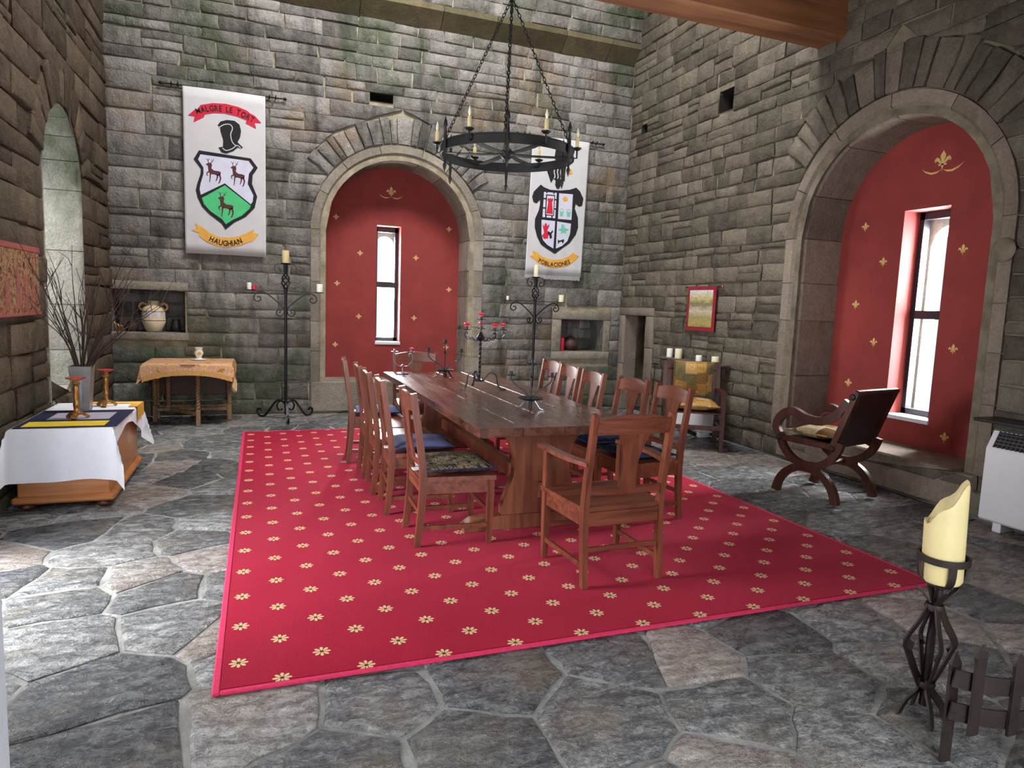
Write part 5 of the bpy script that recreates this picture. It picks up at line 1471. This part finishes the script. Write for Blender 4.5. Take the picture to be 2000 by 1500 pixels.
# ---------------------------------------------------------------- candelabra on the table
TZ = FZ + TH + .0012
def cup(b, p, r=.022, h=.03):
    b.lathe([(0, 0), (r * 1.7, .002), (r * 1.8, .007), (r * .7, .006), (r * .75, h), (r * .6, h), (r * .55, .01), (0, .01)], 12, c=p)
def plate_candelabrum(loc, label, H, arm, ah, rz, pole=True):
    t = thing('candelabrum', label, 'candelabrum', loc, rz, 'iron candelabra on the table')
    b = MB(); b.lathe([(0, .062), (.05, .062), (.088, .072), (.094, .08), (.088, .079), (.05, .068), (0, .068)], 20); b.build('drip_plate', M_IRON, t, smooth=40)
    b = MB(); b.tube([(0, 0, .004), (0, 0, .07)], .014, 10); b.build('stub', M_IRON, t, smooth=50)
    for k in range(3):
        a = math.radians(-90 + 55 + k * 120) ; c, s_ = math.cos(a), math.sin(a)
        b = MB(); b.bar([(c * .04, s_ * .04, .066), (c * .085, s_ * .085, .012), (c * .115, s_ * .115, .004)], .006, .020); b.build('foot', M_STEEL if arm < .15 else M_IRON, t)
    if pole:
        b = MB(); b.tube([(0, 0, .07), (0, 0, H - .03)], [.006, .006], 8); b.lathe([(.006, H * .62), (.012, H * .65), (.006, H * .68)], 10); b.build('pole', M_IRON, t, smooth=50)
        b = MB(); cup(b, (0, 0, H - .035), .024, .035); b.build('candle_cup', M_IRON, t, smooth=40)
    for sx in (-1, 1):
        P = [(sx * .016, 0, .075), (sx * .04, 0, .12), (sx * arm * .62, 0, .155), (sx * arm * .95, 0, .20), (sx * arm, 0, ah)]
        b = MB(); b.bar(smooth_path(P, 5), .008, .011); b.build('arm', M_IRON, t, smooth=50)
        b = MB(); cup(b, (sx * arm, 0, ah), .019, .032); b.build('candle_cup', M_IRON, t, smooth=40)
    return t
plate_candelabrum((1.852, 4.50, TZ), 'two-armed iron candelabrum with dished base nearest the camera on the table', .36, .148, .235, math.radians(-20))
plate_candelabrum((1.75, 6.56, TZ), 'two-armed iron candelabrum with dished base toward the far end of the table', .38, .165, .26, math.radians(-18))
# middle candelabrum with scroll feet and a crown of arms
mc = thing('candelabrum', 'tall iron candelabrum with twisted stem and red candle stubs mid-table', 'candelabrum', (1.83, 5.66, TZ), math.radians(-15), 'iron candelabra on the table')
for k in range(3):
    a = math.radians(-75 + k * 120 - 60); c, s_ = math.cos(a), math.sin(a)
    P = [(c * r, s_ * r, z) for r, z in ((.03, .10), (.035, .07), (.055, .10), (.10, .145), (.15, .12), (.165, .05), (.19, .006), (.235, .006))]
    b = MB(); b.bar(smooth_path(P, 4), .008, .012); b.build('scroll_foot', M_IRON, mc, smooth=50)
b = MB(); b.lathe([(0, .062), (.04, .065), (.042, .075), (0, .075)], 14); b.build('base_collar', M_IRON, mc, smooth=40)
b = MB()
for ph in (0, PI):
    b.tube([(.006 * math.cos(ph + i * .8), .006 * math.sin(ph + i * .8), .07 + .41 * i / 40) for i in range(41)], .0075, 6)
b.build('twisted_stem', M_IRON, mc, smooth=60)
b = MB(); b.lathe([(.012, .42), (.03, .435), (.036, .455), (.02, .475), (.012, .50)], 14); b.build('crown_collar', M_IRON, mc, smooth=50)
b = MB(); b.tube([(0, 0, .47), (0, 0, .61)], .006, 8); cup(b, (0, 0, .605), .022, .032); b.build('top_cup', M_IRON, mc, smooth=50)
ends = []
for k in range(5):
    a = 2 * PI * k / 5 + .25; c, s_ = math.cos(a), math.sin(a); r = .205
    P = [(c * q, s_ * q, z) for q, z in ((.02, .46), (.05, .425), (.085, .43), (.12, .455), (.16, .44), (.20, .45), (.222, .485), (.205, .505), (.19, .49))]
    b = MB(); b.bar(smooth_path(P, 4), .007, .010); b.build('arm', M_IRON, mc, smooth=50)
    b = MB(); b.tube([(c * r, s_ * r, .50), (c * r, s_ * r, .525)], .006, 6); cup(b, (c * r, s_ * r, .52), .02, .03); b.build('candle_cup', M_IRON, mc, smooth=50)
    ends.append((c * r, s_ * r, .532))
ends.append((0, 0, .617))
ca, sa_ = math.cos(math.radians(-15)), math.sin(math.radians(-15))
for i, e in enumerate(ends):
    if i == 2: continue
    w = (1.83 + e[0] * ca - e[1] * sa_, 5.66 + e[0] * sa_ + e[1] * ca, TZ + e[2])
    b = MB(); b.lathe([(0, 0), (.012, 0), (.013, .028), (.022, .034), (.026, .042), (.02, .050), (.012, .046), (0, .044)], 10, wob=lambda a, z: .15 * math.sin(3 * a + i))
    tag(b.build('candle_stub', M_REDWAX, smooth=50, loc=w), 'red candle stub on the %s arm of the middle candelabrum' % ('rightmost', 'rear', '', 'front left', 'nearest')[i] if i < 5 else 'red candle stub at the top of the middle candelabrum', 'candle', 'red stubs of the middle candelabrum')
# low two-armed candelabrum at the far end
lc = thing('candelabrum', 'low scroll-armed candelabrum with red stubs by the far left table corner', 'candelabrum', (1.385, 6.86, TZ), math.radians(-18), 'iron candelabra on the table')
b = MB(); b.lathe([(0, 0), (.06, 0), (.062, .008), (.02, .016), (.008, .03), (.008, .085), (.014, .095), (0, .10)], 16); b.build('base', M_STEEL, lc, smooth=50)
for sx in (-1, 1):
    P = [(0, 0, .085), (sx * .045, 0, .085), (sx * .085, 0, .125), (sx * .10, 0, .18), (sx * .085, 0, .215), (sx * .06, 0, .205), (sx * .062, 0, .182)]
    b = MB(); b.bar(smooth_path(P, 4), .007, .012); b.build('arm', M_STEEL, lc, smooth=50)
    b = MB(); b.tube([(sx * .085, 0, .21), (sx * .085, 0, .228)], .005, 6); cup(b, (sx * .085, 0, .226), .02, .026); b.build('candle_cup', M_STEEL, lc, smooth=50)
cl_, sl_ = math.cos(math.radians(-18)), math.sin(math.radians(-18))
b = MB(); b.lathe([(0, 0), (.012, 0), (.014, .02), (.024, .026), (.02, .036), (0, .034)], 10)
tag(b.build('candle_stub', M_REDWAX, smooth=50, loc=(1.385 + .085 * cl_, 6.86 + .085 * sl_, TZ + .237)), 'red candle stub in the low far candelabrum', 'candle')

# ---------------------------------------------------------------- niches
am = thing('amphora', 'cream and tan two-handled amphora in the left niche', 'jar', (-1.205, 9.30, 1.031))
b = MB(); b.lathe([(0, 0), (.078, 0), (.088, .01), (.138, .13), (.133, .14), (.132, .20), (.130, .245), (.115, .29), (.068, .325), (.062, .335), (.066, .372), (.062, .374), (.052, .34), (0, .30)], 24); b.build('body', M_AMPH if False else plain('buff_earthenware', (206, 188, 156), .75, 0, .12, 6), am, smooth=50)
for z0, z1, r0, r1 in ((.135, .141, .139, .1365), (.243, .249, .1325, .130)):
    b = MB(); b.lathe([(r0 - .002, z0), (r0 + .0012, z0), (r1 + .0012, z1), (r1 - .002, z1)], 24); b.build('painted_line', M_BROWN, am, smooth=50)
for k in range(9):
    a = 2 * PI * k / 9 + .35; b = MB(); vs = []
    for (da, z) in ((-.26, .242), (.26, .242), (0, .146)): vs.append(((.1345 if z < .2 else .1325) * math.cos(a + da), (.1345 if z < .2 else .1325) * math.sin(a + da), z))
    m0 = ((.1345) * math.cos(a), .1345 * math.sin(a), .243)
    b.add(vs + [m0], [(0, 3, 2), (3, 1, 2)]); b.build('painted_triangle', M_LILAC, am)
for sx in (-1, 1):
    b = MB(); b.tube(smooth_path([(sx * .07, 0, .325), (sx * .12, 0, .345), (sx * .152, 0, .315), (sx * .145, 0, .275), (sx * .118, 0, .262)], 4), .015, 8); b.build('handle', M_CLAY if False else plain('tan_clay', (196, 160, 116), .75), am, smooth=60)
def pot(name, label, loc, prof, mat):
    b = MB(); b.lathe(prof, 20); return tag(b.build(name, mat, smooth=50, loc=loc), label, 'pot')
M_POT = plain('dark_red_clay', (74, 46, 44), .6, 0, .2, 8); M_POT2 = plain('black_clay', (40, 38, 42), .5, 0, .2, 8)
pot('clay_pot', 'small dark red pot left of the amphora in the niche', (-1.44, 9.32, 1.031), [(0, 0), (.04, 0), (.062, .03), (.065, .07), (.05, .11), (.055, .125), (.045, .125), (.04, .10), (0, .02)], M_POT)
pot('clay_pot', 'small black pot right of the amphora in the niche', (-.965, 9.36, 1.031), [(0, 0), (.035, 0), (.055, .03), (.06, .07), (.045, .12), (.05, .15), (.042, .15), (.036, .11), (0, .02)], M_POT2)
bl = thing('ceramic_ornament', 'small tan and white fluted ornament at the left end of the niche', 'ornament', (-1.565, 9.24, 1.031))
for k in range(5):
    b = MB(); b.tube(smooth_path([(-.03 + .018 * k, 0, .0), (-.035 + .016 * k, -.01, .06), (-.055 + .012 * k, 0, .11 - .012 * k)], 3), [.012] * 7, 7); b.build('flute', M_BROWN if k % 2 else M_GOLD, bl, smooth=60)
pot('round_jar', 'dark red round lidded jar in the right niche', (4.47, 9.36, .866), [(0, 0), (.07, 0), (.115, .05), (.12, .10), (.09, .15), (.07, .165), (.075, .18), (.05, .20), (.02, .21), (.02, .225), (0, .23)], M_POT)
b = MB(); b.lathe([(0, 0), (.035, 0), (.036, .01), (.036, .18), (.03, .19), (0, .19)], 14); tag(b.build('red_candle', M_REDFELT, smooth=40, loc=(4.262, 9.22, .866)), 'red pillar candle at the left edge of the right niche', 'candle')

# ---------------------------------------------------------------- wall hangings
tp = thing('framed_tapestry', 'small red bordered landscape hanging on the right wall', 'tapestry', (XR - .05, 7.08, 1.28))
b = MB(); b.box(-.006, .006, -.285, .285, 0, .55, .002); b.build('red_border', plain('dark_red_cloth', (132, 22, 38), .9, 0, .15, 10), tp)
def land():
    t = NT('woven_landscape'); o = t.obj(); sx = t.n('SeparateXYZ'); t.l(o, sx.inputs[0])
    f = t.math('ADD', sx.outputs[2], t.math('MULTIPLY', t.noise(t.vmap(o, scale=(1, 1, 3)), 6, 4), .16))
    col = t.ramp(t.math('DIVIDE', f, .7), [(.10, srgb(70, 72, 48)), (.22, srgb(168, 150, 84)), (.38, srgb(150, 144, 90)), (.46, srgb(196, 180, 160)), (.6, srgb(120, 118, 84)), (.68, srgb(186, 172, 108)), (.8, srgb(206, 204, 198))])
    sp = t.noise(o, 45, 3); col = t.mix(.5, col, t.ramp(sp, [(.35, (.45, .42, .36)), (.6, (1, 1, 1))]), 'MULTIPLY')
    t.setp(**{'Base Color': col, 'Roughness': .95}); return t.m
b = MB(); b.box(-.0085, -.004, -.235, .235, .05, .505, .0005); b.build('picture', land(), tp)
b = MB(); b.tube([(.012, -.36, .545), (.012, .36, .545)], .008, 8); b.build('rod', M_DARKWOOD, tp, smooth=50)
for s in (-1, 1):
    b = MB(); b.lathe([(0, 0), (.014, .01), (.014, .022), (0, .034)], 10, M=Matrix.Translation((.012, s * .36, .545)) @ Matrix.Rotation(-s * PI / 2, 4, 'X')); b.build('finial', M_GOLD, tp, smooth=50)
tl = thing('wall_tapestry', 'faded red and brown figured tapestry at the left edge of the picture', 'tapestry', (XL + .045, 5.55, 1.30))
b = MB(); b.box(-.004, .004, -.68, .68, .02, .47); b.build('weave', M_TAPESTRY, tl)
for z0, z1 in ((0, .02), (.47, .51)):
    b = MB(); b.box(-.009, .009, -.70, .70, z0, z1, .003); b.build('red_band', plain('faded_red_band', (140, 70, 64), .9), tl)
for yy in (-.55, -.3, -.05, .18, .36, .52):
    b = MB(); h = .30 + .05 * math.sin(yy * 9); b.prism([(yy - .05, .05), (yy + .06, .05), (yy + .045, h * .7), (yy + .02, h), (yy - .02, h), (yy - .04, h * .65)], .004, .006, lambda u, v, d: (d, u, v)); b.build('woven_figure', plain('woven_robe', (136, 78, 68), .95, 0, .3, 30), tl)
# round plaster mark on the right wall, poker by the shelf
b = MB(); b.lathe([(0, 0), (.08, 0), (.09, -.004), (.08, -.014), (.06, -.016), (.045, -.010), (.02, -.012), (0, -.012)], 24, M=Matrix.Translation((XR - .022, 3.49, 2.05)) @ Matrix.Rotation(PI / 2, 4, 'Y'))
tag(b.build('wall_boss', M_MORR, smooth=50), 'round worn plaster boss on the wall right of the window arch', 'boss')
pk = thing('poker', 'thin iron poker leaning on the wall left of the candle shelf', 'poker', (XR - .10, 8.0, .0))
b = MB(); b.tube([(0, 0, 0), (.05, .03, .78)], .006, 6); b.build('shaft', M_BLACKIRON, pk, smooth=50)
b = MB(); b.tube([(.05, -.045, .78), (.05, .03, .785), (.05, .10, .775)], .007, 6); b.build('handle', M_BLACKIRON, pk, smooth=50)

# ---------------------------------------------------------------- floor candle holder and log basket at the lower right
KX, KY = 2.385, 1.70
fh = thing('forged_candleholder', 'rusty forged iron floor candleholder gripping a big yellow candle', 'candleholder', (KX, KY, 0), math.radians(15))
T = .03
b = MB(); b.tube([(-.02, 0, .05), (-.015, 0, .33), (.01, 0, .50)], [.016, .016, .014], 8); b.build('stem', M_RUST, fh, smooth=50)
for k in range(4):
    a = PI / 4 + k * PI / 2; c, s_ = math.cos(a), math.sin(a)
    b = MB(); b.bar(smooth_path([(-.02 + c * .018, s_ * .018, .16), (-.02 + c * .022, s_ * .022, .11), (-.02 + c * .06, s_ * .06, .06), (-.02 + c * .085, s_ * .085, .0)], 4), .008, .034); b.build('foot', M_RUST, fh, smooth=40)
    b = MB(); b.bar(smooth_path([(-.02 + c * .02, s_ * .02, .13), (-.02 + c * .05, s_ * .05, .20), (-.02 + c * .085, s_ * .085, .29)], 4), .006, .038); b.build('lower_blade', M_RUST, fh, smooth=40)
    b = MB(); b.bar(smooth_path([(-.015 + c * .02, s_ * .02, .445), (-.015 + c * .045, s_ * .045, .38), (-.015 + c * .085, s_ * .085, .30), (-.015 + c * .06, s_ * .06, .27)], 4), .006, .038); b.build('upper_blade', M_RUST, fh, smooth=40)
    b = MB(); b.bar(smooth_path([(-.01 + c * .02, s_ * .02, .455), (-.01 + c * .04, s_ * .04, .48), (-.01 + c * .075, s_ * .075, .52)], 4), .006, .020, scale=[1] * 8 + [.3]); b.build('leaf_tip', M_RUST, fh, smooth=40)
    b = MB(); b.bar(smooth_path([(.01 + c * .01, s_ * .01, .515), (.015 + c * .05, s_ * .05, .525), (.015 + c * .078, s_ * .078, .56), (.015 + c * .083, s_ * .083, .625)], 5), .008, .024); b.build('cradle_strap', M_RUST, fh, smooth=40)
for z in (.135, .44):
    b = MB(); b.lathe([(.030, z - .012), (.034, z), (.030, z + .012), (.024, z)], 14, c=(-.017, 0, 0)); b.build('binding_collar', M_RUST, fh, smooth=50)
b = MB(); n = 40; vs = []; fs = []
pr = [(.079, .612), (.088, .612), (.088, .636), (.079, .636)]
for i in range(n):
    a = 2 * PI * i / n; vs += [(.015 + r * math.cos(a), r * math.sin(a), z) for r, z in pr]
for i in range(n):
    j = (i + 1) % n
    for k in range(4): fs.append((i * 4 + k, j * 4 + k, j * 4 + (k + 1) % 4, i * 4 + (k + 1) % 4))
b.add(vs, fs); b.build('grip_ring', M_RUST, fh, smooth=40)
# candle, burnt away on one side
b = MB(); n = 28; vs = []; fs = []; R = .069
def rim(a):
    k = .5 - .5 * math.cos(a - math.radians(-12) + PI)       # high on the right
    return .225 + .165 * max(0, k) ** 1.15 + .010 * math.sin(5 * a)
rows = [0, .01, .12, .9]
for i in range(n):
    a = 2 * PI * i / n; c, s_ = math.cos(a), math.sin(a); h = rim(a)
    for r, z in ((R * .9, 0), (R, .012), (R, .12), (R * 1.0, h - .012), (R * .975, h), (R * .82, h - .008), (R * .5, .245 + .55 * (h - .245)), (R * .15, .255 + .2 * (h - .245))): vs.append((r * c, r * s_, z))
k = 8
for i in range(n):
    j = (i + 1) % n
    for q in range(k - 1): fs.append((i * k + q, j * k + q, j * k + q + 1, i * k + q + 1))
fs.append(tuple(i * k for i in reversed(range(n)))); fs.append(tuple(i * k + k - 1 for i in range(n)))
b.add(vs, fs)
_cx, _sx = math.cos(math.radians(15)), math.sin(math.radians(15))
bc = b.build('candle', M_WAXY, smooth=50, loc=(KX + .015 * _cx + .002, KY + .015 * _sx, .533)); bc.rotation_euler = (0, math.radians(-2), math.radians(-35))
tag(bc, 'thick yellow candle melted away on one side in the forged holder', 'candle')
lb = thing('log_basket', 'rusty iron log basket with pointed bars at the lower right corner', 'basket', (2.36, 1.42, 0))
for k, z in enumerate((.30, .185)):
    P = [(-.19, .04, z + .02), (-.06, -.02, z), (.10, -.05, z - .006), (.28, -.04, z - .004), (.40, .02, z)]
    b = MB(); b.bar(smooth_path(P, 5), .062, .008); b.build('rail', M_RUST, lb, smooth=40)
    P2 = [(-.19, .04, z + .02), (-.15, .22, z), (.10, .30, z), (.38, .24, z), (.40, .02, z)]
for x, y, z1, z0 in ((-.13, -.002, .45, .13), (.0, -.042, .42, .13), (.095, -.060, .425, .0), (.18, -.060, .44, .13), (.30, -.045, .43, .0), (-.16, .06, .40, .0)):
    b = MB(); b.bar([(x, y, z0), (x, y, .20), (x, y, z1 - .07), (x, y, z1 - .045), (x, y, z1)], .010, .046, scale=[1, 1, 1, 1.1, .1]); b.build('pointed_bar', M_RUST, lb)
